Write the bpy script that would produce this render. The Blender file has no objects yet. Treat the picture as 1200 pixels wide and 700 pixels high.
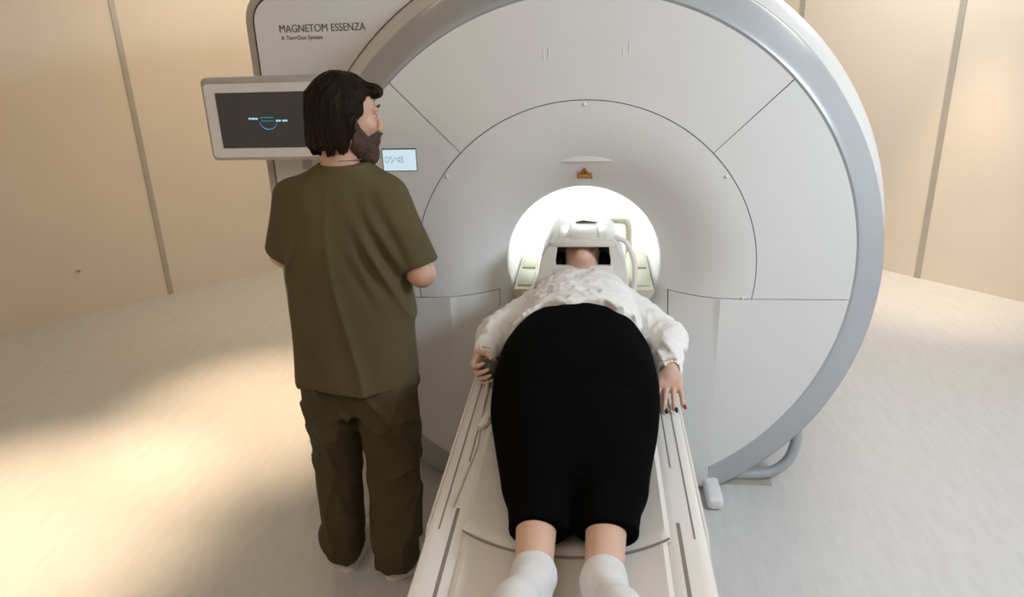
import bpy, bmesh, math, random
import numpy as np
from mathutils import Vector, Matrix

random.seed(7)
S = bpy.context.scene
COL = S.collection
PI = math.pi

# ------------------------------------------------------------------ camera
CAM_F = 880.13 / 1200.0 * 36.0
PITCH, ROLL, YAW = 0.363138, -0.0337625, -0.1123961
CAM_LOC = (0.03253, -2.73477, 0.97 + 0.93894)
cp, sp = math.cos(PITCH), math.sin(PITCH)
fw = Vector((math.sin(YAW) * cp, math.cos(YAW) * cp, -sp))
r0 = Vector((math.cos(YAW), -math.sin(YAW), 0.0))
u0 = r0.cross(fw)
rt = r0 * math.cos(ROLL) + u0 * math.sin(ROLL)
up = -r0 * math.sin(ROLL) + u0 * math.cos(ROLL)
cam_data = bpy.data.cameras.new('camera')
cam_data.sensor_fit = 'HORIZONTAL'
cam_data.sensor_width = 36.0
cam_data.lens = CAM_F
cam_data.clip_start = 0.05
cam = bpy.data.objects.new('camera', cam_data)
m = Matrix.Identity(4)
for i in range(3):
    m[i][0], m[i][1], m[i][2], m[i][3] = rt[i], up[i], -fw[i], CAM_LOC[i]
cam.matrix_world = m
COL.objects.link(cam)
S.camera = cam

# ------------------------------------------------------------------ world, lamps, exposure
S.view_settings.view_transform = 'Standard'
S.view_settings.look = 'None'
S.view_settings.gamma = 1.0
S.view_settings.use_curve_mapping = False
S.view_settings.exposure = 0.0
world = bpy.data.worlds.new('world')
S.world = world
world.use_nodes = True
wb = world.node_tree.nodes['Background']
wb.inputs[0].default_value = (0.9, 0.85, 0.8, 1)
wb.inputs[1].default_value = 0.0


def lamp(name, kind, loc, target, energy, color, **kw):
    d = bpy.data.lights.new(name, kind)
    d.energy = energy
    d.color = color
    for k, v in kw.items():
        setattr(d, k, v)
    o = bpy.data.objects.new(name, d)
    o.location = loc
    if target is not None:
        o.rotation_euler = (Vector(target) - Vector(loc)).to_track_quat('-Z', 'Y').to_euler()
    COL.objects.link(o)
    return o


WARM = (1.0, 0.76, 0.50)
COOL = (0.78, 0.89, 1.0)
# cool ceiling panel on the right, near the front of the room
lamp('ceiling_panel_light', 'AREA', (2.45, -1.3, 2.68), (0.7, -0.2, 0.8), 96, COOL, shape='RECTANGLE', size=1.2, size_y=0.8)
# added soft fill, no fixture seen: warm over the left, neutral over the right
lamp('added_fill_light', 'AREA', (-1.7, 2.1, 2.74), (-1.7, 2.1, 0.0), 29, (1.0, 0.83, 0.60), shape='RECTANGLE', size=2.0, size_y=2.0)
lamp('added_fill_light', 'AREA', (-0.7, -2.3, 2.74), (-0.6, -1.2, 0.6), 34, (1.0, 0.84, 0.66), shape='RECTANGLE', size=2.4, size_y=1.6)
lamp('added_fill_light', 'AREA', (1.7, 2.2, 2.74), (1.7, 2.2, 0.0), 34, (1.0, 0.97, 0.94), shape='RECTANGLE', size=1.6, size_y=1.6)
# warm ceiling downlights along the left wall and one by the right wall
lamp('downlight', 'SPOT', (-2.36, -0.50, 2.7), (-2.34, -0.48, 0), 540, WARM, spot_size=math.radians(44), spot_blend=1.0, shadow_soft_size=0.08)
lamp('downlight', 'SPOT', (-1.68, 0.60, 2.7), (-1.66, 0.60, 0), 390, WARM, spot_size=math.radians(40), spot_blend=1.0, shadow_soft_size=0.08)
lamp('downlight', 'SPOT', (2.22, 2.22, 2.7), (2.38, 2.38, 0), 190, WARM, spot_size=math.radians(42), spot_blend=1.0, shadow_soft_size=0.08)
# the lamp inside the bore
for yy in (0.7, 1.05, 1.4):
    lamp('bore_lamp', 'POINT', (0, yy, 0.97 + 0.2), None, 3.2, (0.95, 1.0, 1.0), shadow_soft_size=0.05)

# ------------------------------------------------------------------ materials


def mat(name, col, rough=0.5, metal=0.0, var=0.04, scale=8.0, bump=0.0, bscale=60.0, spec=0.5, emit=None, estr=0.0, sub=0.0, stretch=None, coat=0.0):
    mt = bpy.data.materials.new(name)
    mt.use_nodes = True
    nt = mt.node_tree
    b = nt.nodes['Principled BSDF']
    tc = nt.nodes.new('ShaderNodeTexCoord')
    mp = nt.nodes.new('ShaderNodeMapping')
    nt.links.new(tc.outputs['Object'], mp.inputs[0])
    if stretch:
        mp.inputs['Scale'].default_value = stretch
    nz = nt.nodes.new('ShaderNodeTexNoise')
    nz.inputs['Scale'].default_value = scale
    nz.inputs['Detail'].default_value = 4
    nt.links.new(mp.outputs[0], nz.inputs['Vector'])
    rp = nt.nodes.new('ShaderNodeValToRGB')
    c0 = [max(0, c * (1 - var)) for c in col]
    c1 = [min(1, c * (1 + var)) for c in col]
    rp.color_ramp.elements[0].position = 0.3
    rp.color_ramp.elements[1].position = 0.7
    rp.color_ramp.elements[0].color = (*c0, 1)
    rp.color_ramp.elements[1].color = (*c1, 1)
    nt.links.new(nz.outputs[0], rp.inputs[0])
    nt.links.new(rp.outputs[0], b.inputs['Base Color'])
    b.inputs['Roughness'].default_value = rough
    b.inputs['Metallic'].default_value = metal
    b.inputs['Specular IOR Level'].default_value = spec
    b.inputs['Coat Weight'].default_value = coat
    if sub:
        b.inputs['Subsurface Weight'].default_value = sub
        b.inputs['Subsurface Radius'].default_value = (0.012, 0.005, 0.003)
        b.inputs['Subsurface Scale'].default_value = 1.0
    if emit:
        b.inputs['Emission Color'].default_value = (*emit, 1)
        b.inputs['Emission Strength'].default_value = estr
    if bump:
        n2 = nt.nodes.new('ShaderNodeTexNoise')
        n2.inputs['Scale'].default_value = bscale
        n2.inputs['Detail'].default_value = 3
        nt.links.new(mp.outputs[0], n2.inputs['Vector'])
        bp = nt.nodes.new('ShaderNodeBump')
        bp.inputs['Strength'].default_value = bump
        bp.inputs['Distance'].default_value = 0.01
        nt.links.new(n2.outputs[0], bp.inputs['Height'])
        nt.links.new(bp.outputs[0], b.inputs['Normal'])
    return mt


M = {}
M['white'] = mat('white_plastic', (0.74, 0.74, 0.735), 0.38, var=0.01)
M['ring'] = mat('grey_satin_ring', (0.45, 0.465, 0.485), 0.33, metal=0.2, var=0.02)
M['shell'] = mat('cream_shell', (0.72, 0.70, 0.67), 0.35, var=0.01)
M['edge'] = mat('beige_grey_edge', (0.47, 0.44, 0.40), 0.45, var=0.01)
M['dark'] = mat('dark_gap', (0.085, 0.075, 0.065), 0.8)
M['bore'] = mat('bore_liner', (0.85, 0.86, 0.86), 0.4, var=0.01)
M['table'] = mat('table_plastic', (0.72, 0.69, 0.65), 0.3, var=0.01)
M['pad'] = mat('table_mattress', (0.70, 0.66, 0.61), 0.36, var=0.03, bump=0.05, bscale=15)
M['groove'] = mat('groove_shade_and_piping', (0.22, 0.20, 0.18), 0.7)  # dark tone for shade in the rail grooves, also slots and piping
M['coil'] = mat('coil_plastic', (0.70, 0.68, 0.65), 0.35, var=0.02)
M['coilgreen'] = mat('pale_green_foam', (0.52, 0.51, 0.38), 0.6, var=0.05)
M['wall'] = mat('wall_panel', (0.74, 0.650, 0.545), 0.55, var=0.02, scale=3)
M['ceil'] = mat('ceiling_white', (0.75, 0.72, 0.68), 0.8)
M['strip'] = mat('strip_metal', (0.46, 0.42, 0.36), 0.5, metal=0.2)
M['scrub'] = mat('olive_scrub_cloth', (0.100, 0.083, 0.039), 0.85, var=0.10, scale=5, bump=0.10, bscale=350, spec=0.2)
M['trous'] = mat('olive_trouser_cloth', (0.074, 0.060, 0.029), 0.85, var=0.10, scale=5, bump=0.10, bscale=350, spec=0.2)
M['black'] = mat('black_cloth', (0.0025, 0.0025, 0.0025), 0.95, var=0.1, bump=0.05, bscale=200, spec=0.03)
M['blouse'] = mat('white_blouse_cloth', (0.82, 0.80, 0.77), 0.8, var=0.03, scale=6, bump=0.12, bscale=120, spec=0.2)
M['sock'] = mat('white_sock_knit', (0.66, 0.66, 0.66), 0.9, var=0.05, scale=30, bump=0.2, bscale=500, spec=0.1)
M['skin'] = mat('skin', (0.60, 0.37, 0.27), 0.5, var=0.05, scale=14, bump=0.02, bscale=200, sub=0.15)
M['skin2'] = mat('skin_fair', (0.62, 0.40, 0.30), 0.5, var=0.05, scale=14, bump=0.02, bscale=200, sub=0.15)
M['lip'] = mat('lip', (0.48, 0.17, 0.15), 0.45)
M['hair'] = mat('dark_brown_hair', (0.014, 0.008, 0.005), 0.55, var=0.5, scale=40, bump=0.5, bscale=90, stretch=(1, 1, 0.12), spec=0.12)
M['beard'] = mat('brown_beard', (0.060, 0.032, 0.018), 0.7, var=0.4, scale=60, bump=0.5, bscale=180)
M['hair2'] = mat('black_hair', (0.005, 0.004, 0.004), 0.9, var=0.3, scale=30, bump=0.3, bscale=60, spec=0.05)
M['shoe'] = mat('white_sneaker', (0.72, 0.70, 0.66), 0.6, var=0.03, bump=0.04)
M['sole'] = mat('white_rubber_sole', (0.76, 0.73, 0.68), 0.6, var=0.02)
M['nail'] = mat('dark_nail_polish', (0.03, 0.035, 0.03), 0.25)
M['nailred'] = mat('red_nail_polish', (0.35, 0.02, 0.05), 0.25)
M['bulb'] = mat('grey_rubber_bulb', (0.085, 0.08, 0.06), 0.5, var=0.1)
M['monitor'] = mat('monitor_grey', (0.42, 0.40, 0.37), 0.4)
M['bezel'] = mat('monitor_white_bezel', (0.74, 0.71, 0.67), 0.35)
M['screen'] = mat('dark_screen', (0.022, 0.021, 0.018), 0.12, emit=(0.06, 0.055, 0.045), estr=0.35)
M['blue'] = mat('blue_screen_graphic', (0.02, 0.25, 0.6), 0.4, emit=(0.04, 0.35, 0.80), estr=0.9)
M['paleblue'] = mat('pale_blue_screen_graphic', (0.3, 0.6, 0.8), 0.4, emit=(0.25, 0.62, 0.85), estr=0.9)
M['tealblue'] = mat('dim_teal_screen_graphic', (0.02, 0.15, 0.2), 0.4, emit=(0.03, 0.16, 0.24), estr=0.9)
M['lcd'] = mat('lit_white_display', (0.3, 0.34, 0.36), 0.3, emit=(0.70, 0.88, 1.0), estr=0.72)
M['digit'] = mat('blue_grey_digits', (0.06, 0.10, 0.14), 0.4, emit=(0.25, 0.42, 0.60), estr=0.5)
M['digitpale'] = mat('faint_display_marks', (0.4, 0.5, 0.6), 0.4, emit=(0.5, 0.62, 0.72), estr=0.7)
M['letter'] = mat('dark_lettering', (0.09, 0.075, 0.06), 0.6)
M['orange'] = mat('orange_label', (0.55, 0.25, 0.03), 0.5, var=0.12, scale=90)
M['brownlabel'] = mat('brown_label_print', (0.14, 0.07, 0.015), 0.6)
M['silver'] = mat('silver_chain', (0.75, 0.72, 0.68), 0.25, metal=0.9)
M['brass'] = mat('brass_fitting', (0.55, 0.42, 0.22), 0.35, metal=0.6)
M['tube'] = mat('clear_white_tube', (0.66, 0.62, 0.55), 0.35)
M['eye'] = mat('eye_white', (0.7, 0.68, 0.65), 0.2)

# floor: pale vinyl with a fine directional fleck
fm = bpy.data.materials.new('floor_vinyl')
fm.use_nodes = True
nt = fm.node_tree
b = nt.nodes['Principled BSDF']
tc = nt.nodes.new('ShaderNodeTexCoord')
mp = nt.nodes.new('ShaderNodeMapping')
mp.inputs['Rotation'].default_value = (0, 0, math.radians(-38))
mp.inputs['Scale'].default_value = (1.0, 0.22, 1.0)
nt.links.new(tc.outputs['Object'], mp.inputs[0])
n1 = nt.nodes.new('ShaderNodeTexNoise')
n1.inputs['Scale'].default_value = 28
n1.inputs['Detail'].default_value = 6
n1.inputs['Roughness'].default_value = 0.65
nt.links.new(mp.outputs[0], n1.inputs['Vector'])
rp = nt.nodes.new('ShaderNodeValToRGB')
rp.color_ramp.elements[0].position = 0.30
rp.color_ramp.elements[0].color = (0.54, 0.525, 0.51, 1)
rp.color_ramp.elements[1].position = 0.68
rp.color_ramp.elements[1].color = (0.60, 0.585, 0.57, 1)
nt.links.new(n1.outputs[0], rp.inputs[0])
nt.links.new(rp.outputs[0], b.inputs['Base Color'])
b.inputs['Roughness'].default_value = 0.42
b.inputs['Specular IOR Level'].default_value = 0.4
bp = nt.nodes.new('ShaderNodeBump')
bp.inputs['Strength'].default_value = 0.06
bp.inputs['Distance'].default_value = 0.01
nt.links.new(n1.outputs[0], bp.inputs['Height'])
nt.links.new(bp.outputs[0], b.inputs['Normal'])
M['floor'] = fm

# ------------------------------------------------------------------ object helpers


def link(name, me, material, parent=None, smooth=True, loc=None):
    o = bpy.data.objects.new(name, me)
    if material is not None:
        me.materials.append(material)
    if smooth and len(me.polygons):
        me.polygons.foreach_set('use_smooth', [True] * len(me.polygons))
    COL.objects.link(o)
    if parent is not None:
        o.parent = parent
        o.matrix_parent_inverse = Matrix.Translation(-parent.location) if parent.parent is None else Matrix.Identity(4)
    return o


def obj(name, bm, material, parent=None, smooth=True, angle=40):
    bmesh.ops.recalc_face_normals(bm, faces=bm.faces[:])
    me = bpy.data.meshes.new(name)
    bm.to_mesh(me)
    bm.free()
    o = link(name, me, material, parent, smooth)
    if smooth and angle:
        me.set_sharp_from_angle(angle=math.radians(angle))
    return o


def thing(name, label, cat, loc=(0, 0, 0), group=None):
    o = bpy.data.objects.new(name, None)
    o.empty_display_size = 0.1
    o.location = loc
    COL.objects.link(o)
    o['label'] = label
    o['category'] = cat
    if group:
        o['group'] = group
    return o


def structure(o):
    o['kind'] = 'structure'
    return o


def add_box(bm, lo, hi, bevel=0.0, seg=2, mtx=None):
    c = [(lo[i] + hi[i]) / 2 for i in range(3)]
    s = [hi[i] - lo[i] for i in range(3)]
    r = bmesh.ops.create_cube(bm, size=1.0, matrix=Matrix.Translation(c) @ Matrix.Diagonal((*s, 1)))
    vs = r['verts']
    if bevel:
        es = {e for v in vs for e in v.link_edges}
        rr = bmesh.ops.bevel(bm, geom=list(es), offset=bevel, segments=seg, affect='EDGES', profile=0.5)
        vs = list({v for f in rr['faces'] for v in f.verts} | {v for v in vs if v.is_valid})
    if mtx is not None:
        bmesh.ops.transform(bm, matrix=mtx, verts=[v for v in vs if v.is_valid])
    return vs


def box(name, lo, hi, material, parent=None, bevel=0.0, seg=2, mtx=None):
    bm = bmesh.new()
    add_box(bm, lo, hi, bevel, seg)
    if mtx is not None:
        bmesh.ops.transform(bm, matrix=mtx, verts=bm.verts[:])
    return obj(name, bm, material, parent)


def add_prism(bm, pts, axis, a0, a1):
    """pts: 2D outline; axis 'y' -> pts are (x,z); 'z' -> (x,y); 'x' -> (y,z)"""
    def mk(p, a):
        return (p[0], a, p[1]) if axis == 'y' else ((p[0], p[1], a) if axis == 'z' else (a, p[0], p[1]))
    v0 = [bm.verts.new(mk(p, a0)) for p in pts]
    v1 = [bm.verts.new(mk(p, a1)) for p in pts]
    bm.faces.new(v0)
    bm.faces.new(v1[::-1])
    n = len(pts)
    for i in range(n):
        bm.faces.new((v0[i], v0[(i + 1) % n], v1[(i + 1) % n], v1[i]))


def rrect(x0, z0, x1, z1, r, seg=8):
    out = []
    for cx, cz, a in ((x1 - r, z1 - r, 0), (x0 + r, z1 - r, 90), (x0 + r, z0 + r, 180), (x1 - r, z0 + r, 270)):
        for k in range(seg + 1):
            t = math.radians(a + 90 * k / seg)
            out.append((cx + r * math.cos(t), cz + r * math.sin(t)))
    return out


def add_tube(bm, pts, r, seg=10, cap=True, flat=1.0):
    P = [Vector(p) for p in pts]
    rings = []
    prev = None
    for i, p in enumerate(P):
        t = (P[min(i + 1, len(P) - 1)] - P[max(i - 1, 0)]).normalized()
        if prev is None:
            a = Vector((0, 0, 1)) if abs(t.z) < 0.9 else Vector((1, 0, 0))
            n = t.cross(a).normalized()
        else:
            n = (prev - t * prev.dot(t)).normalized()
        prev = n
        bn = t.cross(n)
        rr = r[i] if isinstance(r, (list, tuple)) else r
        rings.append([bm.verts.new(p + n * (rr * math.cos(2 * PI * k / seg)) + bn * (rr * flat * math.sin(2 * PI * k / seg))) for k in range(seg)])
    for a, c in zip(rings, rings[1:]):
        for k in range(seg):
            bm.faces.new((a[k], a[(k + 1) % seg], c[(k + 1) % seg], c[k]))
    if cap:
        bm.faces.new(rings[0][::-1])
        bm.faces.new(rings[-1])


def spline(pts, n=8):
    """Catmull-Rom through the points"""
    P = [Vector(p) for p in pts]
    P = [P[0] * 2 - P[1]] + P + [P[-1] * 2 - P[-2]]
    out = []
    for i in range(1, len(P) - 2):
        a, b_, c, d = P[i - 1], P[i], P[i + 1], P[i + 2]
        for k in range(n):
            t = k / n
            out.append(0.5 * ((2 * b_) + (c - a) * t + (2 * a - 5 * b_ + 4 * c - d) * t * t + (3 * b_ - a - 3 * c + d) * t ** 3))
    out.append(P[-2])
    return out


def tube(name, pts, r, material, parent=None, seg=10, flat=1.0):
    bm = bmesh.new()
    add_tube(bm, pts, r, seg, True, flat)
    return obj(name, bm, material, parent)


def text_obj(name, body, size, material, parent, mtx, depth=0.0006, width=None):
    cu = bpy.data.curves.new(name, 'FONT')
    cu.body = body
    cu.size = size
    cu.extrude = depth
    o = bpy.data.objects.new(name, cu)
    COL.objects.link(o)
    dg = bpy.context.evaluated_depsgraph_get()
    me = bpy.data.meshes.new_from_object(o.evaluated_get(dg))
    bpy.data.objects.remove(o)
    if width:
        xs = [v.co.x for v in me.vertices]
        f = width / (max(xs) - min(xs))
        x0 = min(xs)
        for v in me.vertices:
            v.co.x = (v.co.x - x0) * f
    me.transform(mtx)
    me.materials.clear()
    return link(name, me, material, parent, smooth=False)


# ------------------------------------------------------------------ implicit surfaces (bodies and clothes)


def rc(P, a, b_, ra, rb):
    a = np.asarray(a, float)
    ba = np.asarray(b_, float) - a
    pa = P - a
    t = np.clip(pa @ ba / (ba @ ba), 0, 1)
    return np.linalg.norm(pa - t[:, None] * ba, axis=1) - (ra + t * (rb - ra))


def ell(P, c, r):
    r = np.asarray(r, float)
    q = (P - np.asarray(c, float))
    k0 = np.linalg.norm(q / r, axis=1)
    k1 = np.linalg.norm(q / (r * r), axis=1) + 1e-9
    return k0 * (k0 - 1) / k1


def sph(P, c, r):
    return np.linalg.norm(P - np.asarray(c, float), axis=1) - r


def rbox(P, c, h, r):
    q = np.abs(P - np.asarray(c, float)) - (np.asarray(h, float) - r)
    return np.linalg.norm(np.maximum(q, 0), axis=1) + np.minimum(q.max(axis=1), 0) - r


def smin(a, b_, k):
    h = np.clip(0.5 + 0.5 * (b_ - a) / k, 0, 1)
    return b_ * (1 - h) + a * h - k * h * (1 - h)


def smax(a, b_, k):
    return -smin(-a, -b_, k)


def loft(P, axis, secs, pw=2.0):
    """stack of ellipses along an axis; secs rows: t, c0, c1, a, b (c/a/b on the two remaining axes in order)"""
    s = np.array(secs, float)
    o = [i for i in range(3) if i != axis]
    t = P[:, axis]
    c0, c1, a, b_ = [np.interp(t, s[:, 0], s[:, k]) for k in range(1, 5)]
    u = np.abs(P[:, o[0]] - c0) / a
    v = np.abs(P[:, o[1]] - c1) / b_
    k0 = (u ** pw + v ** pw) ** (1 / pw) + 1e-9
    # distance estimate
    g = np.sqrt((u / a) ** 2 + (v / b_) ** 2) / np.maximum(np.sqrt(u * u + v * v), 1e-6) + 1e-9
    d = (k0 - 1) / g
    ends = np.maximum(s[0, 0] - t, t - s[-1, 0])
    return np.maximum(d, ends)


def smooth_secs(secs, n=60):
    s = np.array(secs, float)
    P = [Vector(r[:3]) for r in s]
    t = s[:, 0]
    # monotone-ish smoothing: resample linearly then blur
    tt = np.linspace(t[0], t[-1], n)
    out = [tt]
    for k in range(1, s.shape[1]):
        v = np.interp(tt, t, s[:, k])
        for _ in range(6):
            vp = np.pad(v, 1, mode='edge')
            w = (vp[:-2] + 2 * vp[1:-1] + vp[2:]) / 4
            w[0], w[-1] = v[0], v[-1]
            v = w
        out.append(v)
    return np.array(out).T


def wrink(P, f=(1, 1, 1), seed=0.0):
    x, y, z = P[:, 0] * f[0] + seed, P[:, 1] * f[1] + 2.1 * seed, P[:, 2] * f[2] - 1.3 * seed
    a = np.sin(x + 1.3 * np.sin(0.9 * y + 0.7 * z) + 0.6 * z)
    b_ = np.sin(1.7 * y + 1.1 * np.sin(1.3 * x) - 0.8 * z + 1.0)
    c = np.sin(2.3 * z + 1.7 * x + 1.2 * np.sin(1.9 * y + x))
    return (a + b_ + 0.7 * c) / 2.7


CORN = np.array([(i, j, k) for i in (0, 1) for j in (0, 1) for k in (0, 1)])
EDG = [(a, c) for a in range(8) for c in range(a + 1, 8) if np.abs(CORN[a] - CORN[c]).sum() == 1]


def sdf_mesh(name, f, lo, hi, h, material, parent=None, nb=6, margin=1.6):
    lo = np.asarray(lo, float)
    hi = np.asarray(hi, float)
    n = np.ceil((hi - lo) / (h * nb)).astype(int)
    n = np.maximum(n, 1)
    N = n * nb
    ci = np.stack(np.meshgrid(*[np.arange(k) for k in n], indexing='ij'), -1).reshape(-1, 3)
    cc = lo + (ci + 0.5) * nb * h
    dc = np.concatenate([f(q) for q in np.array_split(cc, max(1, len(cc) // 60000))])
    act = np.abs(dc) < nb * h * 0.87 * margin + h
    D = np.repeat(np.repeat(np.repeat(np.sign(dc).reshape(n), nb, 0), nb, 1), nb, 2).astype(np.float32)
    D[D == 0] = 1
    off = np.stack(np.meshgrid(*[np.arange(nb)] * 3, indexing='ij'), -1).reshape(-1, 3)
    ai = ci[act]
    for part in np.array_split(ai, max(1, len(ai) // 500)):
        idx = (part[:, None, :] * nb + off[None]).reshape(-1, 3)
        D[idx[:, 0], idx[:, 1], idx[:, 2]] = f(lo + (idx + 0.5) * h)
    D[0], D[-1] = 1, 1
    D[:, 0], D[:, -1] = 1, 1
    D[:, :, 0], D[:, :, -1] = 1, 1
    ins = D < 0
    cnt = np.zeros(tuple(N - 1), np.int8)
    for c in CORN:
        cnt += ins[c[0]:N[0] - 1 + c[0], c[1]:N[1] - 1 + c[1], c[2]:N[2] - 1 + c[2]]
    cells = np.argwhere((cnt > 0) & (cnt < 8))
    vals = np.stack([D[cells[:, 0] + c[0], cells[:, 1] + c[1], cells[:, 2] + c[2]] for c in CORN], 1)
    acc = np.zeros((len(cells), 3))
    num = np.zeros(len(cells))
    for a, c in EDG:
        va, vb = vals[:, a], vals[:, c]
        k = (va < 0) != (vb < 0)
        t = np.where(k, va / np.where(k, va - vb, 1), 0)
        p = CORN[a] + t[:, None] * (CORN[c] - CORN[a])
        acc += p * k[:, None]
        num += k
    V = lo + (cells + acc / num[:, None] + 0.5) * h
    vid = -np.ones(tuple(N - 1), np.int32)
    vid[cells[:, 0], cells[:, 1], cells[:, 2]] = np.arange(len(cells))
    quads = []
    for ax in range(3):
        o1, o2 = [(1, 2), (2, 0), (0, 1)][ax]
        sl0 = [slice(1, -1)] * 3
        sl1 = [slice(1, -1)] * 3
        sl0[ax] = slice(0, -1)
        sl1[ax] = slice(1, None)
        a, c = ins[tuple(sl0)], ins[tuple(sl1)]
        e = np.argwhere(a != c)
        flip = a[e[:, 0], e[:, 1], e[:, 2]]
        base = e.copy()
        base[:, o1] += 1
        base[:, o2] += 1
        def g(d1, d2):
            q = base.copy()
            q[:, o1] -= d1
            q[:, o2] -= d2
            return vid[q[:, 0], q[:, 1], q[:, 2]]
        Q = np.stack([g(0, 0), g(1, 0), g(1, 1), g(0, 1)], 1)
        Q[~flip] = Q[~flip][:, ::-1]
        quads.append(Q)
    Q = np.concatenate(quads)
    Q = Q[(Q >= 0).all(1)]
    me = bpy.data.meshes.new(name)
    me.vertices.add(len(V))
    me.vertices.foreach_set('co', V.astype(np.float32).ravel())
    me.loops.add(len(Q) * 4)
    me.loops.foreach_set('vertex_index', Q.astype(np.int32).ravel())
    me.polygons.add(len(Q))
    me.polygons.foreach_set('loop_start', np.arange(0, len(Q) * 4, 4, dtype=np.int32))
    me.polygons.foreach_set('loop_total', np.full(len(Q), 4, np.int32))
    me.update(calc_edges=True)
    me.validate()
    # light relaxation of the surface
    bm = bmesh.new()
    bm.from_mesh(me)
    for _ in range(2):
        bmesh.ops.smooth_vert(bm, verts=bm.verts[:], factor=0.4, use_axis_x=True, use_axis_y=True, use_axis_z=True)
    bm.to_mesh(me)
    bm.free()
    return link(name, me, material, parent)


def frame(loc, X, Y, Z):
    R = np.array([X, Y, Z], float)          # rows: local axes in world
    R /= np.linalg.norm(R, axis=1)[:, None]
    o = np.asarray(loc, float)
    return (lambda P: (P - o) @ R.T), (lambda q: o + np.asarray(q, float) @ R)


# ------------------------------------------------------------------ the room (square, turned 45 degrees to the scanner)
Q2 = math.sqrt(0.5)
UA, VA = Vector((Q2, Q2, 0)), Vector((Q2, -Q2, 0))     # along the left wall, along the right wall


def uv(u, v, z=0.0):
    return UA * u + VA * v + Vector((0, 0, z))


U0, U1, V0, V1, H = -4.2, 3.64, -3.85, 3.9, 2.8
T = 0.12


def room_slab(name, u0, u1, v0, v1, z0, z1, material):
    bm = bmesh.new()
    vs = add_box(bm, (u0, v0, z0), (u1, v1, z1))
    for v in bm.verts:
        v.co = uv(*v.co)
    return structure(obj(name, bm, material, None, smooth=False))


room_slab('floor', U0 - T, U1 + T, V0 - T, V1 + T, -T, 0, M['floor'])
room_slab('ceiling', U0 - T, U1 + T, V0 - T, V1 + T, H, H + T, M['ceil'])
room_slab('wall_left', U0, U1, V0 - T, V0, 0, H, M['wall'])
room_slab('wall_right', U1, U1 + T, V0, V1, 0, H, M['wall'])
room_slab('wall_front', U0 - T, U0, V0, V1, 0, H, M['wall'])
room_slab('wall_back', U0, U1, V1, V1 + T, 0, H, M['wall'])
# metal joint strips between the wall panels
room_slab('trim_1', -0.600, -0.566, V0, V0 + 0.008, 0, H, M['strip'])
room_slab('trim_2', U1 - 0.008, U1, -0.250, -0.212, 0, H, M['strip'])
room_slab('trim_3', U1 - 0.008, U1, -1.385, -1.345, 0, H, M['strip'])

# small wall fitting low on the left wall
t = thing('wall_knob', 'small brass-coloured knob low on the left wall panel', 'wall fitting', uv(-1.148, V0, 0.324))
bm = bmesh.new()
bmesh.ops.create_cone(bm, cap_ends=True, segments=24, radius1=0.016, radius2=0.013, depth=0.008)
R_wall = Matrix.Translation(uv(-1.148, V0 + 0.004, 0.324)) @ Matrix(((VA.x, UA.x, 0, 0), (VA.y, UA.y, 0, 0), (0, 0, 1, 0), (0, 0, 0, 1))) @ Matrix.Rotation(PI / 2, 4, 'Y')
bmesh.ops.transform(bm, matrix=R_wall, verts=bm.verts[:])
obj('mounting_plate', bm, M['bezel'], t)
bm = bmesh.new()
bmesh.ops.create_uvsphere(bm, u_segments=16, v_segments=10, radius=0.010)
bmesh.ops.transform(bm, matrix=Matrix.Translation(uv(-1.148, V0 + 0.016, 0.324)), verts=bm.verts[:])
obj('knob', bm, M['brass'], t)

# ------------------------------------------------------------------ the scanner
ZC = 0.97
DEPTH = 1.65
scan = thing('mri_scanner', 'large white round MRI scanner with a grey ring and a glowing tunnel', 'scanner', (0, 0, 0))


def face_y(r):
    """depth of the front face at radius r: flat outside, dipping into the tunnel"""
    if r >= 0.645:
        return 0.0
    t = (0.645 - r) / (0.645 - 0.305)
    return 0.15 * t ** 2.6


def polar(r_a, r_b, nr, t_a, t_b, nth, yf=face_y):
    bm = bmesh.new()
    full = abs(t_b - t_a) > 6.283
    rows = []
    for i in range(nr + 1):
        r = r_a + (r_b - r_a) * i / nr
        row = []
        for k in range(nth + (0 if full else 1)):
            th = t_a + (t_b - t_a) * k / nth
            row.append(bm.verts.new((r * math.cos(th), yf(r), ZC + r * math.sin(th))))
        rows.append(row)
    for a, c in zip(rows, rows[1:]):
        n = len(a)
        for k in range(n if full else n - 1):
            bm.faces.new((a[k], a[(k + 1) % n], c[(k + 1) % n], c[k]))
    return bm


def clip(bm, co, no):
    """keep the side the normal points to (co, no as x, z relative to the tunnel axis)"""
    bmesh.ops.bisect_plane(bm, geom=bm.verts[:] + bm.edges[:] + bm.faces[:], dist=1e-6, plane_co=(co[0], 0, ZC + co[1]), plane_no=(no[0], 0, no[1]), clear_inner=True)
    return bm


def merge(bms):
    out = bms[0]
    for x in bms[1:]:
        me = bpy.data.meshes.new('tmp')
        x.to_mesh(me)
        x.free()
        out.from_mesh(me)
        bpy.data.meshes.remove(me)
    bmesh.ops.remove_doubles(out, verts=out.verts[:], dist=2e-4)
    return out


def rim(bm, d=0.012):
    es = [e for e in bm.edges if e.is_boundary]
    r = bmesh.ops.extrude_edge_only(bm, edges=es)
    bmesh.ops.translate(bm, vec=(0, d, 0), verts=[g for g in r['geom'] if isinstance(g, bmesh.types.BMVert)])
    return bm


CUT = -0.104
G = 0.0016
A44, A134 = math.radians(44.3), math.radians(134.0)


def upper_clip(bm):
    return clip(bm, (0, CUT + G), (0, 1))


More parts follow.
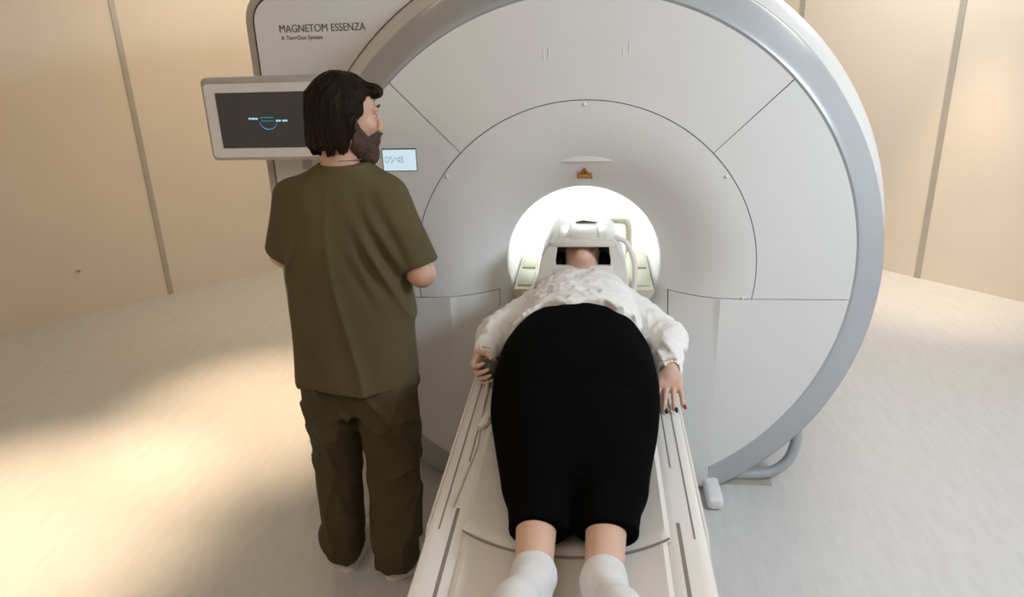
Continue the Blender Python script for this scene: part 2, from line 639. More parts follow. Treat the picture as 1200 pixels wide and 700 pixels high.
# outer upper covers (three, split by the two radial joints)
R1, R2 = 0.645, 0.998
dth = G / 0.8
obj('upper_cover', rim(polar(R1 + G, R2, 10, A44 + dth, A134 - dth, 120)), M['white'], scan)
obj('upper_cover', rim(upper_clip(polar(R1 + G, R2, 10, -0.4, A44 - dth, 100))), M['white'], scan)
obj('upper_cover', rim(upper_clip(polar(R1 + G, R2, 10, A134 + dth, PI + 0.4, 100))), M['white'], scan)
# inner cover, running down both sides of the table
a = polar(0.305, R1 - G, 40, 0, 2 * PI, 200)
up_part = clip(a, (0, CUT + G), (0, 1))
a = polar(0.305, R1 - G, 40, 0, 2 * PI, 200)
clip(a, (0, CUT + G), (0, -1))
clip(a, (0.332, 0), (-1, 0))
clip(a, (-0.334, 0), (1, 0))
clip(a, (0, -0.36), (0, 1))
obj('inner_cover', rim(merge([up_part, a]), 0.03), M['white'], scan)


def lower_shift(bm):
    for v in bm.verts:
        x = abs(v.co.x)
        t = max(0.0, 1 - (CUT - (v.co.z - ZC)) / 0.30)
        a_ = face_y(math.hypot(x, CUT)) if x < 0.522 else 0.0
        v.co.y += a_ * t + (1 - t) * 0.075 * max(0.0, 0.522 - x)
    return bm


for sgn in (1, -1):
    wing = polar(0.33, R2, 60, -PI, 0, 160, lambda r: 0.0)
    clip(wing, (0, CUT - G), (0, -1))
    clip(wing, (sgn * 0.522, 0), (sgn, 0))
    col = bmesh.new()
    bmesh.ops.create_grid(col, x_segments=12, y_segments=40, size=0.5, matrix=Matrix.Translation((0, 0, 0)) @ Matrix.Rotation(PI / 2, 4, 'X'))
    for v in col.verts:
        v.co.x = sgn * (0.337 + (v.co.x + 0.5) * (0.522 - 0.337))
        v.co.z = ZC + (-0.95 + (v.co.z + 0.5) * (CUT - G + 0.95))
        v.co.y = 0
    obj('lower_cover', rim(lower_shift(merge([wing, col])), 0.05), M['white'], scan)
# plinth that carries the front, under and behind the table
bm = bmesh.new()
add_box(bm, (-0.521, 0.06, 0.0), (0.521, 0.6, 0.45))
add_box(bm, (-0.336, 0.125, 0.0), (0.336, 0.5, 0.60), 0.01)
obj('base_column', bm, M['white'], scan)
# dark backing seen through the joints
bm = polar(0.5, 1.0, 16, 0, 2 * PI, 160, lambda r: 0.0105 + face_y(r))
clip(bm, (0, CUT - 0.012), (0, 1))
obj('joint_backing', bm, M['dark'], scan)

# revolved ring and outer shell


def revolve(profile, th_fn, nth, name, material):
    bm = bmesh.new()
    rows = []
    for (r, y) in profile:
        ta, tb = th_fn(r)
        rows.append([bm.verts.new((r * math.cos(ta + (tb - ta) * k / nth), y, ZC + r * math.sin(ta + (tb - ta) * k / nth))) for k in range(nth + 1)])
    for a_, c_ in zip(rows, rows[1:]):
        for k in range(nth):
            bm.faces.new((a_[k], a_[k + 1], c_[k + 1], c_[k]))
    return obj(name, bm, material, scan)


def ring_span(r):
    a_ = -min(math.acos(0.524 / r), math.asin(0.966 / r))
    return a_, PI - a_


ring = revolve([(0.99, 0.02), (1.002, 0.003), (1.008, 0.0), (1.016, 0.003), (1.035, 0.022), (1.065, 0.064), (1.095, 0.108), (1.112, 0.135), (1.120, 0.150), (1.123, 0.17), (1.10, 0.18)], ring_span, 220, 'grey_ring', M['ring'])
for v in ring.data.vertices:      # the bevel flattens towards the floor
    zr = (v.co.z - ZC) / math.hypot(v.co.x, v.co.z - ZC)
    k_ = 0.42 + 0.58 * min(1.0, zr / 0.6) if zr > 0 else max(0.2, 0.42 + 0.40 * zr)
    if v.co.y < 0.16:
        v.co.y *= k_


def shell_span(r):
    a_ = -math.asin(min(0.93 / r, 1.0))
    return a_, PI - a_


revolve([(1.10, 0.178), (1.127, 0.174), (1.15, 0.20), (1.175, 0.24), (1.193, 0.29), (1.203, 0.36), (1.206, 0.5), (1.206, DEPTH - 0.1), (1.15, DEPTH), (0.31, DEPTH)], shell_span, 220, 'outer_shell', M['shell'])
# tunnel, far end closed by an added white cap imitating overexposed glare
bm = bmesh.new()
rows = []
for (r, y) in [(0.318, 0.146), (0.309, 0.144), (0.304, 0.150), (0.302, 0.17), (0.30, 0.25), (0.30, 0.8), (0.30, DEPTH - 0.02), (0.28, DEPTH), (0.0005, DEPTH)]:
    rows.append([bm.verts.new((r * math.cos(2 * PI * k / 128), y, ZC + r * math.sin(2 * PI * k / 128))) for k in range(128)])
for a_, c_ in zip(rows, rows[1:]):
    for k in range(128):
        bm.faces.new((a_[k], a_[(k + 1) % 128], c_[(k + 1) % 128], c_[k]))
obj('tunnel_liner', bm, M['bore'], scan)

# housing on the left that carries the lettering
HX0, HZ0, HZ1 = -1.288, 0.055, 2.0


def house_outline(ins, r):
    x0, z0, x1, z1 = HX0 + ins, HZ0 + ins * 0.3, -0.45, HZ1 - ins
    out = [(x1, z0), (x1, z1)]
    rr = max(r - ins, 0.01)
    for k in range(13):
        t_ = PI / 2 + PI / 2 * k / 12
        out.append((x0 + rr + rr * math.cos(t_), z1 - rr + rr * math.sin(t_)))
    for k in range(9):
        t_ = PI + PI / 2 * k / 8
        out.append((x0 + 0.06 + 0.06 * math.cos(t_), z0 + 0.06 + 0.06 * math.sin(t_)))
    return out


bm = bmesh.new()
rows = []
for ins, y in ((0.004, 0.288), (-0.020, 0.290), (-0.038, 0.296), (-0.046, 0.312), (-0.048, 0.36), (-0.048, DEPTH - 0.1)):
    rows.append([bm.verts.new((x, y, z)) for x, z in house_outline(ins, 0.10)])
bm.faces.new(rows[0])
bm.faces.new(rows[-1][::-1])
for a_, c_ in zip(rows, rows[1:]):
    n = len(a_)
    for k in range(n):
        bm.faces.new((a_[k], a_[(k + 1) % n], c_[(k + 1) % n], c_[k]))
obj('side_housing', bm, M['edge'], scan)
bm = bmesh.new()
add_prism(bm, house_outline(0.004, 0.10), 'y', 0.276, 0.290)
obj('side_panel', bm, M['white'], scan)
bm = bmesh.new()
op = house_outline(0.0, 0.10)
add_tube(bm, [(x, 0.284, z) for x, z in op[1:]], 0.005, 6)
# joint where the shell meets the panel
add_tube(bm, [(1.189 * math.cos(k), 0.274, ZC + 1.189 * math.sin(k)) for k in np.linspace(math.radians(98), math.radians(210), 90)], 0.0022, 6)
obj('panel_joint', bm, M['dark'], scan)
box('housing_plinth', (-1.25, 0.32, 0.0), (-0.6, DEPTH - 0.2, 0.06), M['dark'], scan)

# lettering on the housing
TXT = Matrix(((1, 0, 0, 0), (0, 0, -1, 0), (0, 1, 0, 0), (0, 0, 0, 1)))   # text plane to x-z facing -y


def at_xz(x, y, z, rot=0.0):
    return Matrix.Translation((x, y, z)) @ TXT @ Matrix.Rotation(rot, 4, 'Z')


text_obj('lettering', 'MAGNETOM ESSENZA', 0.040, M['letter'], scan, at_xz(-1.185, 0.2752, 1.866), width=0.345)
text_obj('lettering', 'A Tim+Dot System', 0.022, M['letter'], scan, at_xz(-1.183, 0.2752, 1.838), width=0.168)
# faint raised strokes high on the front
for x, z in ((-0.137, 0.800), (-0.119, 0.806), (0.136, 0.800), (0.158, 0.818)):
    bm = bmesh.new()
    add_box(bm, (x - 0.003, -0.0014, ZC + z - 0.02), (x + 0.003, 0.002, ZC + z + 0.02), 0.001, 1)
    obj('raised_mark', bm, M['white'], scan)
# screw caps around the inner cover
for ang in (89.6, 143.2, 35.6, -9.3):
    bm = bmesh.new()
    bmesh.ops.create_uvsphere(bm, u_segments=16, v_segments=8, radius=1.0)
    r = 0.630 if ang > 0 else 0.612
    bmesh.ops.transform(bm, matrix=Matrix.Translation((r * math.cos(math.radians(ang)), 0.0, ZC + r * math.sin(math.radians(ang)))) @ Matrix.Diagonal((0.007, 0.006, 0.007, 1)), verts=bm.verts[:])
    obj('screw_cap', bm, M['white'], scan)
# laser light housing: a shallow hood with a flat underside above the tunnel
bm = bmesh.new()
bmesh.ops.create_uvsphere(bm, u_segments=48, v_segments=24, radius=1.0)
bmesh.ops.transform(bm, matrix=Matrix.Translation((0.03, 0.058, ZC + 0.418)) @ Matrix.Diagonal((0.16, 0.018, 0.13, 1)), verts=bm.verts[:])
rr_ = bmesh.ops.bisect_plane(bm, geom=bm.verts[:] + bm.edges[:] + bm.faces[:], plane_co=(0, 0, ZC + 0.420), plane_no=(0, 0, 1), clear_inner=True)
bmesh.ops.contextual_create(bm, geom=[e for e in rr_['geom_cut'] if isinstance(e, bmesh.types.BMEdge)])
obj('laser_hood', bm, M['white'], scan)
# orange laser warning label
wl_y = face_y(0.360) - 0.006
tilt = Matrix.Rotation(math.radians(36), 4, 'X')


def on_label(bm):
    bmesh.ops.transform(bm, matrix=Matrix.Translation((0.006, wl_y, ZC + 0.357)) @ tilt, verts=bm.verts[:])
    return bm


bm = bmesh.new()
add_box(bm, (-0.029, -0.001, -0.013), (0.026, 0.004, 0.012), 0.0008, 1)
wl = obj('warning_label', on_label(bm), M['orange'], scan)
bm = bmesh.new()
add_prism(bm, [(-0.015, 0.014), (0.013, 0.014), (-0.001, 0.042)], 'y', -0.001, 0.003)
obj('warning_triangle', on_label(bm), M['orange'], scan)
bm = bmesh.new()
for (x0, z0, x1, z1) in ((-0.0145, 0.0145, 0.0125, 0.0165),):
    add_box(bm, (x0, -0.0018, z0), (x1, -0.0008, z1))
for s_ in (-1, 1):
    add_tube(bm, [(-0.001 + s_ * 0.0135, -0.0012, 0.0155), (-0.001, -0.0012, 0.0405)], 0.0012, 6)
add_prism(bm, [(-0.006, 0.018), (0.004, 0.018), (-0.001, 0.031)], 'y', -0.0018, -0.0008)
obj('triangle_symbol', on_label(bm), M['brownlabel'], wl)
bm = bmesh.new()
add_box(bm, (-0.029, -0.0016, -0.013), (-0.027, -0.0006, 0.012))
add_box(bm, (-0.029, -0.0016, -0.0135), (0.026, -0.0006, -0.0115))
add_box(bm, (-0.029, -0.0016, 0.0105), (0.026, -0.0006, 0.012))
add_box(bm, (0.0245, -0.0016, -0.018), (0.0275, -0.0006, -0.004))
obj('label_border', on_label(bm), M['brownlabel'], wl)
# status display with its clock
box('display_frame', (-0.7425, -0.0015, ZC + 0.400), (-0.6135, 0.003, ZC + 0.4845), M['dark'], scan)
dsp = box('status_display', (-0.740, -0.004, ZC + 0.403), (-0.616, 0.004, ZC + 0.480), M['lcd'], scan)
SEG = {'0': 'abcdef', '5': 'afgcd', '4': 'fgbc', '8': 'abcdefg'}


def seg_digit(bm, ch, x, z, w, hh, tk):
    for s_ in SEG[ch]:
        if s_ in 'adg':
            zz = {'a': z + hh, 'd': z, 'g': z + hh / 2}[s_]
            add_box(bm, (x + tk, -0.0048, zz - tk / 2), (x + w - tk, -0.0038, zz + tk / 2))
        else:
            xx = x if s_ in 'ef' else x + w
            z0 = z if s_ in 'ec' else z + hh / 2
            add_box(bm, (xx - tk / 2, -0.0048, z0 + tk * 0.6), (xx + tk / 2, -0.0038, z0 + hh / 2 - tk * 0.6))


bm = bmesh.new()
for ch, x in zip('0548', (-0.731, -0.714, -0.694, -0.677)):
    seg_digit(bm, ch, x, ZC + 0.433, 0.011, 0.022, 0.0028)
for zz in (0.439, 0.449):
    add_box(bm, (-0.6995, -0.0048, ZC + zz - 0.001), (-0.6975, -0.0038, ZC + zz + 0.001))
obj('clock_digits', bm, M['digit'], dsp, smooth=False)
bm = bmesh.new()
add_box(bm, (-0.655, -0.0048, ZC + 0.443), (-0.648, -0.0038, ZC + 0.445))
add_box(bm, (-0.654, -0.0048, ZC + 0.436), (-0.641, -0.0038, ZC + 0.438))
obj('small_marks', bm, M['digitpale'], dsp, smooth=False)
# curved tube foot from the ring to the floor on the right
pts = spline([(0.865, 0.10, ZC - 0.66), (0.888, 0.10, ZC - 0.72), (0.890, 0.10, ZC - 0.79), (0.868, 0.10, ZC - 0.87), (0.815, 0.10, ZC - 0.925), (0.74, 0.10, ZC - 0.945), (0.62, 0.10, ZC - 0.948), (0.55, 0.10, ZC - 0.948)], 8)
tube('support_tube', pts, 0.023, M['ring'], scan, seg=14)
box('tube_foot_plate', (0.55, 0.05, 0.0), (0.80, 0.15, 0.006), M['strip'], scan)
box('levelling_foot', (0.505, -0.14, 0.0), (0.570, 0.10, 0.058), M['white'], scan, bevel=0.02, seg=4)
box('levelling_foot', (-0.570, -0.14, 0.0), (-0.505, 0.10, 0.058), M['white'], scan, bevel=0.02, seg=4)

# ------------------------------------------------------------------ monitor on its arm
mon = thing('monitor', 'wide wall-facing monitor with a white bezel and a dark screen beside the scanner', 'monitor', (-1.18, 0.05, 1.57))
mon['label'] = 'monitor with a white bezel and a dark screen on the left of the scanner'
MY = -0.005
bm = bmesh.new()
o1 = rrect(-1.405, 1.418, -0.955, 1.722, 0.022)
o2 = rrect(-1.395, 1.428, -0.965, 1.712, 0.02)
rows = [[bm.verts.new((x, y, z)) for x, z in oo] for oo, y in ((o2, MY + 0.001), (o1, MY + 0.010), (o1, MY + 0.045), (o2, MY + 0.055))]
bm.faces.new(rows[0])
bm.faces.new(rows[-1][::-1])
for a_, c_ in zip(rows, rows[1:]):
    n = len(a_)
    for k in range(n):
        bm.faces.new((a_[k], a_[(k + 1) % n], c_[(k + 1) % n], c_[k]))
obj('monitor_housing', bm, M['monitor'], mon)
bm = bmesh.new()
add_prism(bm, rrect(-1.392, 1.431, -0.968, 1.700, 0.014), 'y', MY - 0.003, MY + 0.01)
obj('bezel', bm, M['bezel'], mon)
scr = box('screen', (-1.350, MY - 0.0045, 1.466), (-1.008, MY + 0.005, 1.668), M['screen'], mon)
# the small blue start-up graphic
bm = bmesh.new()


def sx(px):
    return -1.348 + (px - 254) / 104.0 * 0.34


def sz(py):
    return 1.668 - (py - 108) / 65.0 * 0.2


def bar(bm, x0, y0, x1, y1, tk):
    add_box(bm, (sx(x0), MY - 0.0058, sz(y0) - tk), (sx(x1), MY - 0.0042, sz(y1) + tk if False else sz(y0) + tk))


for i in range(9):
    x = 302.5 + i * 1.75
    bar(bm, x, 137.6, x + 1.2, 0, 0.0022)
    bar(bm, x + 0.6, 141.6, x + 1.8, 0, 0.0018)
obj('dim_graphic', bm, M['tealblue'], scr, smooth=False)
bm = bmesh.new()
for i in range(7):
    bar(bm, 289 + i * 1.55, 138.6 + 0.06 * i, 290.1 + i * 1.55, 0, 0.0028 if i % 3 else 0.0036)
obj('pale_graphic', bm, M['paleblue'], scr, smooth=False)
bm = bmesh.new()
for i in range(9):
    if i != 4:
        bar(bm, 320.8 + i * 1.5, 141.6, 321.9 + i * 1.5, 0, 0.0028 if i % 2 else 0.0034)
obj('pale_graphic', bm, M['paleblue'], scr, smooth=False)
bm = bmesh.new()
arc = []
for k in range(17):
    t_ = PI + PI * k / 16
    arc.append((sx(311.5 + 10.0 * math.cos(t_)), MY - 0.005, sz(142.5 - 9.0 * math.sin(t_))))
add_tube(bm, arc, [0.0008 + 0.0042 * math.sin(PI * k / 16) ** 2 for k in range(17)], 8, True, 0.25)
obj('blue_arc', bm, M['blue'], scr)
arm = bmesh.new()
add_tube(arm, spline([(-1.15, 0.05, 1.57), (-1.15, 0.12, 1.55), (-1.12, 0.20, 1.45), (-1.10, 0.275, 1.40)], 6), 0.026, 14)
add_box(arm, (-1.22, 0.045, 1.50), (-1.08, 0.065, 1.64), 0.006)
add_box(arm, (-1.16, 0.262, 1.33), (-1.04, 0.2755, 1.47), 0.005)
obj('support_arm', arm, M['monitor'], mon)

# ------------------------------------------------------------------ patient table
TZ = 0.80
tab = thing('patient_table', 'long white patient table running into the scanner tunnel', 'table', (0, -1.0, 0))
# cross-section of the table body, from the left rail to the right
half = [(0.0, 0.772), (0.10, 0.772), (0.175, 0.776), (0.228, 0.793), (0.240, 0.799), (0.252, TZ), (0.290, TZ), (0.305, TZ - 0.001), (0.315, 0.795), (0.32, 0.783), (0.32, 0.735), (0.305, 0.715), (0.25, 0.70), (0.0, 0.70)]
TX = -0.024
prof = [(TX + x, z) for x, z in half[:-1]] + [(TX + 0, 0.70)] + [(TX - x, z) for x, z in half[::-1][1:-1]]
bm = bmesh.new()
add_prism(bm, prof, 'y', -2.35, 0.145)
# narrower run of the table inside the tunnel
inner = [(TX + x * 0.80, 0.775 + (z - 0.775) * 0.6) for x, z in [(p[0] - TX, p[1]) for p in prof]]
add_prism(bm, inner, 'y', 0.14, 1.46)
obj('table_top', bm, M['table'], tab, angle=25)
for xc, ye in ((0.262, -1.05), (0.290, -1.33)):  # dark strips on the flat rails, painting the shade of thin grooves
    for sg in (1, -1):
        bm = bmesh.new()
        add_box(bm, (TX + sg * xc - 0.0020, ye, TZ - 0.002), (TX + sg * xc + 0.0020, 0.10, TZ + 0.0006))
        obj('rail_shade_line', bm, M['groove'], tab)
# accessory slots near the foot end
for sg, y0, y1 in ((1, -1.9, -1.275), (-1, -2.0, -1.25)):
    bm = bmesh.new()
    add_box(bm, (TX + sg * 0.258 - 0.0045, y0, TZ - 0.004), (TX + sg * 0.258 + 0.0045, y1, TZ + 0.0010), 0.001, 1)
    obj('accessory_slot', bm, M['groove'], tab)
# end trim of the right and left rails
for sg in (1, -1):
    bm = bmesh.new()
    xs = sorted((TX + sg * 0.316, TX + sg * 0.327))
    add_prism(bm, [(0.0, 0.785), (-1.30, 0.785), (-1.36, 0.745), (-1.34, 0.72), (0.0, 0.735)], 'x', xs[0], xs[1])
    bmesh.ops.bevel(bm, geom=bm.edges[:], offset=0.004, segments=2, affect='EDGES')
    obj('rail_end_cap', bm, M['table'], tab)
# mattress: thin dished pad with a curved foot edge


def pad_mesh(y0f, y1, hw, z0, th, nx=40, ny=60):
    bm = bmesh.new()
    top, bot = [], []
    for i in range(nx + 1):
        u = -1 + 2 * i / nx
        x = hw * u
        ya = y0f(u)
        rt_, rb_ = [], []
        for k in range(ny + 1):
            y = ya + (y1 - ya) * k / ny
            e = min(1.0, (1 - abs(u)) * hw / 0.012, (y - ya) / 0.012 + 0.02, (y1 - y) / 0.012 + 0.02)
            e = max(e, 0.0)
            zt = z0 + 0.028 * abs(u) ** 3.2
            rt_.append(bm.verts.new((TX + x, y, zt + th * math.sqrt(max(0, 1 - (1 - e) ** 2)))))
            rb_.append(bm.verts.new((TX + x, y, zt - 0.004)))
        top.append(rt_)
        bot.append(rb_)
    for g_ in (top, bot):
        for i in range(nx):
            for k in range(ny):
                bm.faces.new((g_[i][k], g_[i + 1][k], g_[i + 1][k + 1], g_[i][k + 1]))
    for i in range(nx):
        bm.faces.new((top[i][0], top[i + 1][0], bot[i + 1][0], bot[i][0]))
        bm.faces.new((top[i][-1], top[i + 1][-1], bot[i + 1][-1], bot[i][-1]))
    for k in range(ny):
        bm.faces.new((top[0][k], top[0][k + 1], bot[0][k + 1], bot[0][k]))
        bm.faces.new((top[-1][k], top[-1][k + 1], bot[-1][k + 1], bot[-1][k]))
    return bm


obj('mattress', pad_mesh(lambda u: -1.390 + 0.045 * abs(u) ** 1.8, 0.12, 0.236, 0.775, 0.012), M['pad'], tab)
tube('mattress_piping', [(TX + 0.236 * u, -1.391 + 0.045 * abs(u) ** 1.8, 0.786 + 0.028 * abs(u) ** 3.2) for u in np.linspace(-0.985, 0.985, 41)], 0.0026, M['groove'], tab, seg=6)
obj('foot_pad', pad_mesh(lambda u: -2.3, -1.33, 0.228, 0.772, 0.009), M['pad'], tab)
# lift column and floor base
bm = bmesh.new()
add_prism(bm, rrect(-0.20, -1.75, 0.19, -0.10, 0.08), 'z', 0.05, 0.70)
obj('lift_column', bm, M['table'], tab)
bm = bmesh.new()
add_prism(bm, rrect(-0.26, -1.85, 0.25, -0.06, 0.09), 'z', 0.0, 0.055)
obj('floor_base', bm, M['table'], tab)

# green coil blocks beside the head end, resting on the table
for i, (x, lab) in enumerate(((-0.235, 'pale green coil block on the table left of the head coil'), (0.235, 'pale green coil block on the table right of the head coil'))):
    t = thing('coil_block', lab, 'coil block', (x, 0.2, TZ))
    sg = -1 if x < 0 else 1
    bm = bmesh.new()
    add_prism(bm, [(sg * a_, b_) for a_, b_ in ((0.188, 0.806), (0.232, 0.806), (0.279, 0.872), (0.272, 0.884), (0.195, 0.884), (0.188, 0.874))], 'y', 0.05, 0.545)
    obj('block_body', bm, M['coilgreen'], t)
    bm = bmesh.new()
    for k in range(2):
        add_box(bm, (min(sg * 0.205, sg * 0.262), 0.09 + 0.22 * k, 0.883), (max(sg * 0.205, sg * 0.262), 0.27 + 0.22 * k, 0.890), 0.003)
    obj('block_lid', bm, M['coilgreen'], t)
    box('block_foot', (min(sg * 0.19, sg * 0.225), 0.10, 0.79), (max(sg * 0.19, sg * 0.225), 0.53, 0.807), M['table'], t)
# tall pale green holder behind the coil on the right
t = thing('coil_holder', 'olive green angled holder standing behind the head coil on the right', 'holder', (0.19, 0.42, 0.80))
tube('holder_frame', spline([(0.20, 0.60, 0.79), (0.20, 0.60, 0.95), (0.195, 0.60, 1.0), (0.17, 0.60, 1.015), (0.05, 0.60, 1.015)], 6), 0.017, M['coilgreen'], t)
box('holder_foot', (0.165, 0.56, 0.785), (0.225, 0.64, 0.80), M['coilgreen'], t, bevel=0.004)

# ------------------------------------------------------------------ head coil over the face
coil = thing('head_coil', 'cream head coil with a rectangular opening over the patient\'s mouth', 'head coil', (0, 0.05, TZ))
CY0 = -0.065


def coil_sec(s, dz=0.0):
    """trapezoid arch outline, scaled"""
    h_ = [(0.186, 0.80), (0.172, 0.95), (0.152, 1.06), (0.124, 1.110), (0.108, 1.122)]
    return [(-x * s, z) for x, z in h_] + [(x * s, z) for x, z in h_[::-1]]


bm = bmesh.new()
# arch shell: outer and inner skins along y
ys = [CY0, CY0 + 0.01, 0.12, 0.24]
sc = [0.97, 1.0, 1.0, 0.94]
outer = [[bm.verts.new((x, y, z)) for x, z in coil_sec(s)] for y, s in zip(ys, sc)]
innr = [[bm.verts.new((x * 0.90, y, 0.80 + (z - 0.80) * 0.94)) for x, z in coil_sec(s)] for y, s in zip(ys, sc)]
for grid in (outer, innr):
    for a_, c_ in zip(grid, grid[1:]):
        for k in range(len(a_) - 1):
            bm.faces.new((a_[k], a_[k + 1], c_[k + 1], c_[k]))
for k in range(9):
    bm.faces.new((outer[-1][k], outer[-1][k + 1], innr[-1][k + 1], innr[-1][k]))
    bm.faces.new((outer[0][k], outer[0][k + 1], innr[0][k + 1], innr[0][k]))
for e_ in (0, 9):
    for a_ in range(3):
        bm.faces.new((outer[a_][e_], outer[a_ + 1][e_], innr[a_ + 1][e_], innr[a_][e_]))
obj('coil_arch', bm, M['coil'], coil)
# front plate with its rectangular opening
WX0, WX1, WZ0, WZ1 = -0.100, 0.104, 1.025, 1.096
for s_, xi in ((-1, WX0), (1, WX1)):
    bm = bmesh.new()
    add_prism(bm, [(xi, 0.86), (xi - s_ * 0.006, 0.97), (xi, 1.04), (xi - s_ * 0.008, 1.10), (s_ * 0.124, 1.10), (s_ * 0.150, 1.055), (s_ * 0.168, 0.95), (s_ * 0.178, 0.86)], 'y', CY0 - 0.012, CY0 + 0.006)
    obj('side_plate', bm, M['coil'], coil)
box('chin_bar', (WX0 - 0.01, CY0 - 0.014, 0.985), (WX1 + 0.01, CY0 + 0.004, WZ0), M['coil'], coil, bevel=0.004)
box('top_bar', (-0.118, CY0 - 0.014, WZ1), (0.118, CY0 + 0.02, 1.120), M['coil'], coil, bevel=0.006)
box('top_block', (-0.048, CY0 + 0.01, 1.110), (0.052, 0.12, 1.138), M['bezel'], coil, bevel=0.006)
box('side_clip', (0.056, CY0 + 0.02, 1.112), (0.092, 0.12, 1.130), M['coil'], coil, bevel=0.006)
box('side_clip', (-0.092, CY0 + 0.02, 1.112), (-0.056, 0.12, 1.126), M['coil'], coil, bevel=0.006)
box('bore_light_block', (-0.118, 0.20, 0.81), (0.118, 0.212, 1.09), M['bulb'], coil, bevel=0.004)  # added dark plate, keeps the bright bore from showing through the opening
tube('carry_handle', spline([(0.120, -0.02, 1.118), (0.160, -0.03, 1.10), (0.188, -0.04, 1.04), (0.196, -0.045, 0.97), (0.190, -0.05, 0.91)], 6), 0.010, M['bezel'], coil)
bm = bmesh.new()
add_tube(bm, [(-0.03, 0.115, 1.139), (0.0, 0.112, 1.144), (0.055, 0.11, 1.139)], [0.003, 0.006, 0.002], 8)
obj('strap_tab', bm, M['bulb'], coil)

# ------------------------------------------------------------------ people


def head_sdf(q):
    d = ell(q, (0, -0.012, 0.032), (0.076, 0.096, 0.089))
    d = smin(d, ell(q, (0, 0.030, -0.040), (0.060, 0.066, 0.078)), 0.035)
    d = smin(d, sph(q, (0, 0.076, -0.100), 0.021), 0.035)
    for s in (-1, 1):
        d = smin(d, rc(q, (s * 0.056, 0.005, -0.062), (s * 0.012, 0.075, -0.100), 0.016, 0.016), 0.02)
        d = smin(d, ell(q, (s * 0.040, 0.066, -0.018), (0.022, 0.020, 0.018)), 0.02)          # cheekbone
        d = smin(d, rc(q, (s * 0.010, 0.092, 0.032), (s * 0.046, 0.076, 0.030), 0.009, 0.008), 0.012)   # brow
        d = smax(d, -ell(q, (s * 0.031, 0.100, 0.014), (0.017, 0.017, 0.011)), 0.012)          # socket
        ear = ell(q, (s * 0.079, -0.012, -0.006), (0.009, 0.018, 0.031))
        ear = smax(ear, -ell(q, (s * 0.090, -0.006, -0.003), (0.008, 0.010, 0.019)), 0.006)
        d = smin(d, ear, 0.008)
        d = smin(d, sph(q, (s * 0.011, 0.106, -0.030), 0.0085), 0.008)                        # nostril wing
    d = smin(d, rc(q, (0, 0.092, 0.022), (0, 0.117, -0.024), 0.009, 0.0105), 0.012)            # nose
    d = smin(d, ell(q, (0, 0.094, -0.060), (0.024, 0.012, 0.006)), 0.008)                     # lips
    d = smin(d, ell(q, (0, 0.092, -0.070), (0.020, 0.012, 0.007)), 0.008)
    return d


FING = [(-0.031, 0.088, 0.058, 0.0072), (-0.0105, 0.094, 0.068, 0.0080), (0.0105, 0.094, 0.074, 0.0083), (0.031, 0.088, 0.066, 0.0080)]   # little .. index: x, base y, length, radius


def hand_chains(curl, spread=0.10, thumb=None):
    """local frame: +Y fingers, +X thumb side, +Z back of the hand"""
    out = []
    for i, (x, y, L, r) in enumerate(FING):
        c = curl[i] if isinstance(curl, (list, tuple)) else curl
        sp_ = spread * (x / 0.031)
        p = np.array([x, y, 0.002])
        pts = [p]
        ang = c * 0.45
        for k, fr in enumerate((0.46, 0.30, 0.24)):
            dv = np.array([math.sin(sp_) * math.cos(ang), math.cos(sp_) * math.cos(ang), -math.sin(ang)])
            p = p + dv * L * fr
            pts.append(p)
            ang += c * (0.95 if k == 0 else 0.65)
        out.append((pts, [r * 1.08, r, r * 0.92, r * 0.80]))
    th = thumb or [(0.026, 0.022, -0.004), (0.047, 0.050, -0.010), (0.056, 0.078, -0.014), (0.056, 0.102, -0.018)]
    out.append(([np.array(p) for p in th], [0.0135, 0.0110, 0.0095, 0.0082]))
    return out


def hand_sdf(q, chains):
    d = rbox(q, (0, 0.050, 0.0), (0.040, 0.046, 0.0135), 0.013)
    d = smin(d, rc(q, (0, -0.02, 0), (0, 0.03, 0), 0.0235, 0.024), 0.02)
    d = smin(d, ell(q, (0.026, 0.030, -0.008), (0.017, 0.030, 0.014)), 0.012)
    for pts, rs in chains:
        f_ = None
        for a_, b2, ra, rb in zip(pts, pts[1:], rs, rs[1:]):
            e = rc(q, a_, b2, ra, rb)
            f_ = e if f_ is None else smin(f_, e, 0.003)
        d = smin(d, f_, 0.006)
    return d


def nails(chains, toW, mats, parent):
    for (pts, rs), mt in zip(chains, mats):
        a_, b2 = pts[-2], pts[-1]
        y = (b2 - a_) / np.linalg.norm(b2 - a_)
        x = np.array([1.0, 0, 0]) - y * y[0]
        x /= np.linalg.norm(x)
        z = np.cross(x, y)
        if z[2] < 0 and abs(y[2]) < 0.9:
            z = -z
        c = b2 + y * rs[-1] * 0.25 + z * rs[-1] * 0.78
        bm = bmesh.new()
        bmesh.ops.create_uvsphere(bm, u_segments=14, v_segments=8, radius=1.0)
        r = rs[-1]
        for v in bm.verts:
            l = v.co
            v.co = Vector(toW(c + x * (l.x * r * 0.85) + y * (l.y * r * 1.35) + z * (l.z * r * 0.5)))
        obj('fingernail', bm, mt, parent)


# ---------------------------------------------------------------- patient
pat = thing('person', 'patient in a white blouse and wide black trousers lying on the table', 'person', (0, -0.7, TZ))
MZ = 0.79
pl_toL, pl_toW = frame((-0.002, 0.035, 0.992), (-1, 0, 0), (0, -0.10, 1), (0, 1, 0.10))
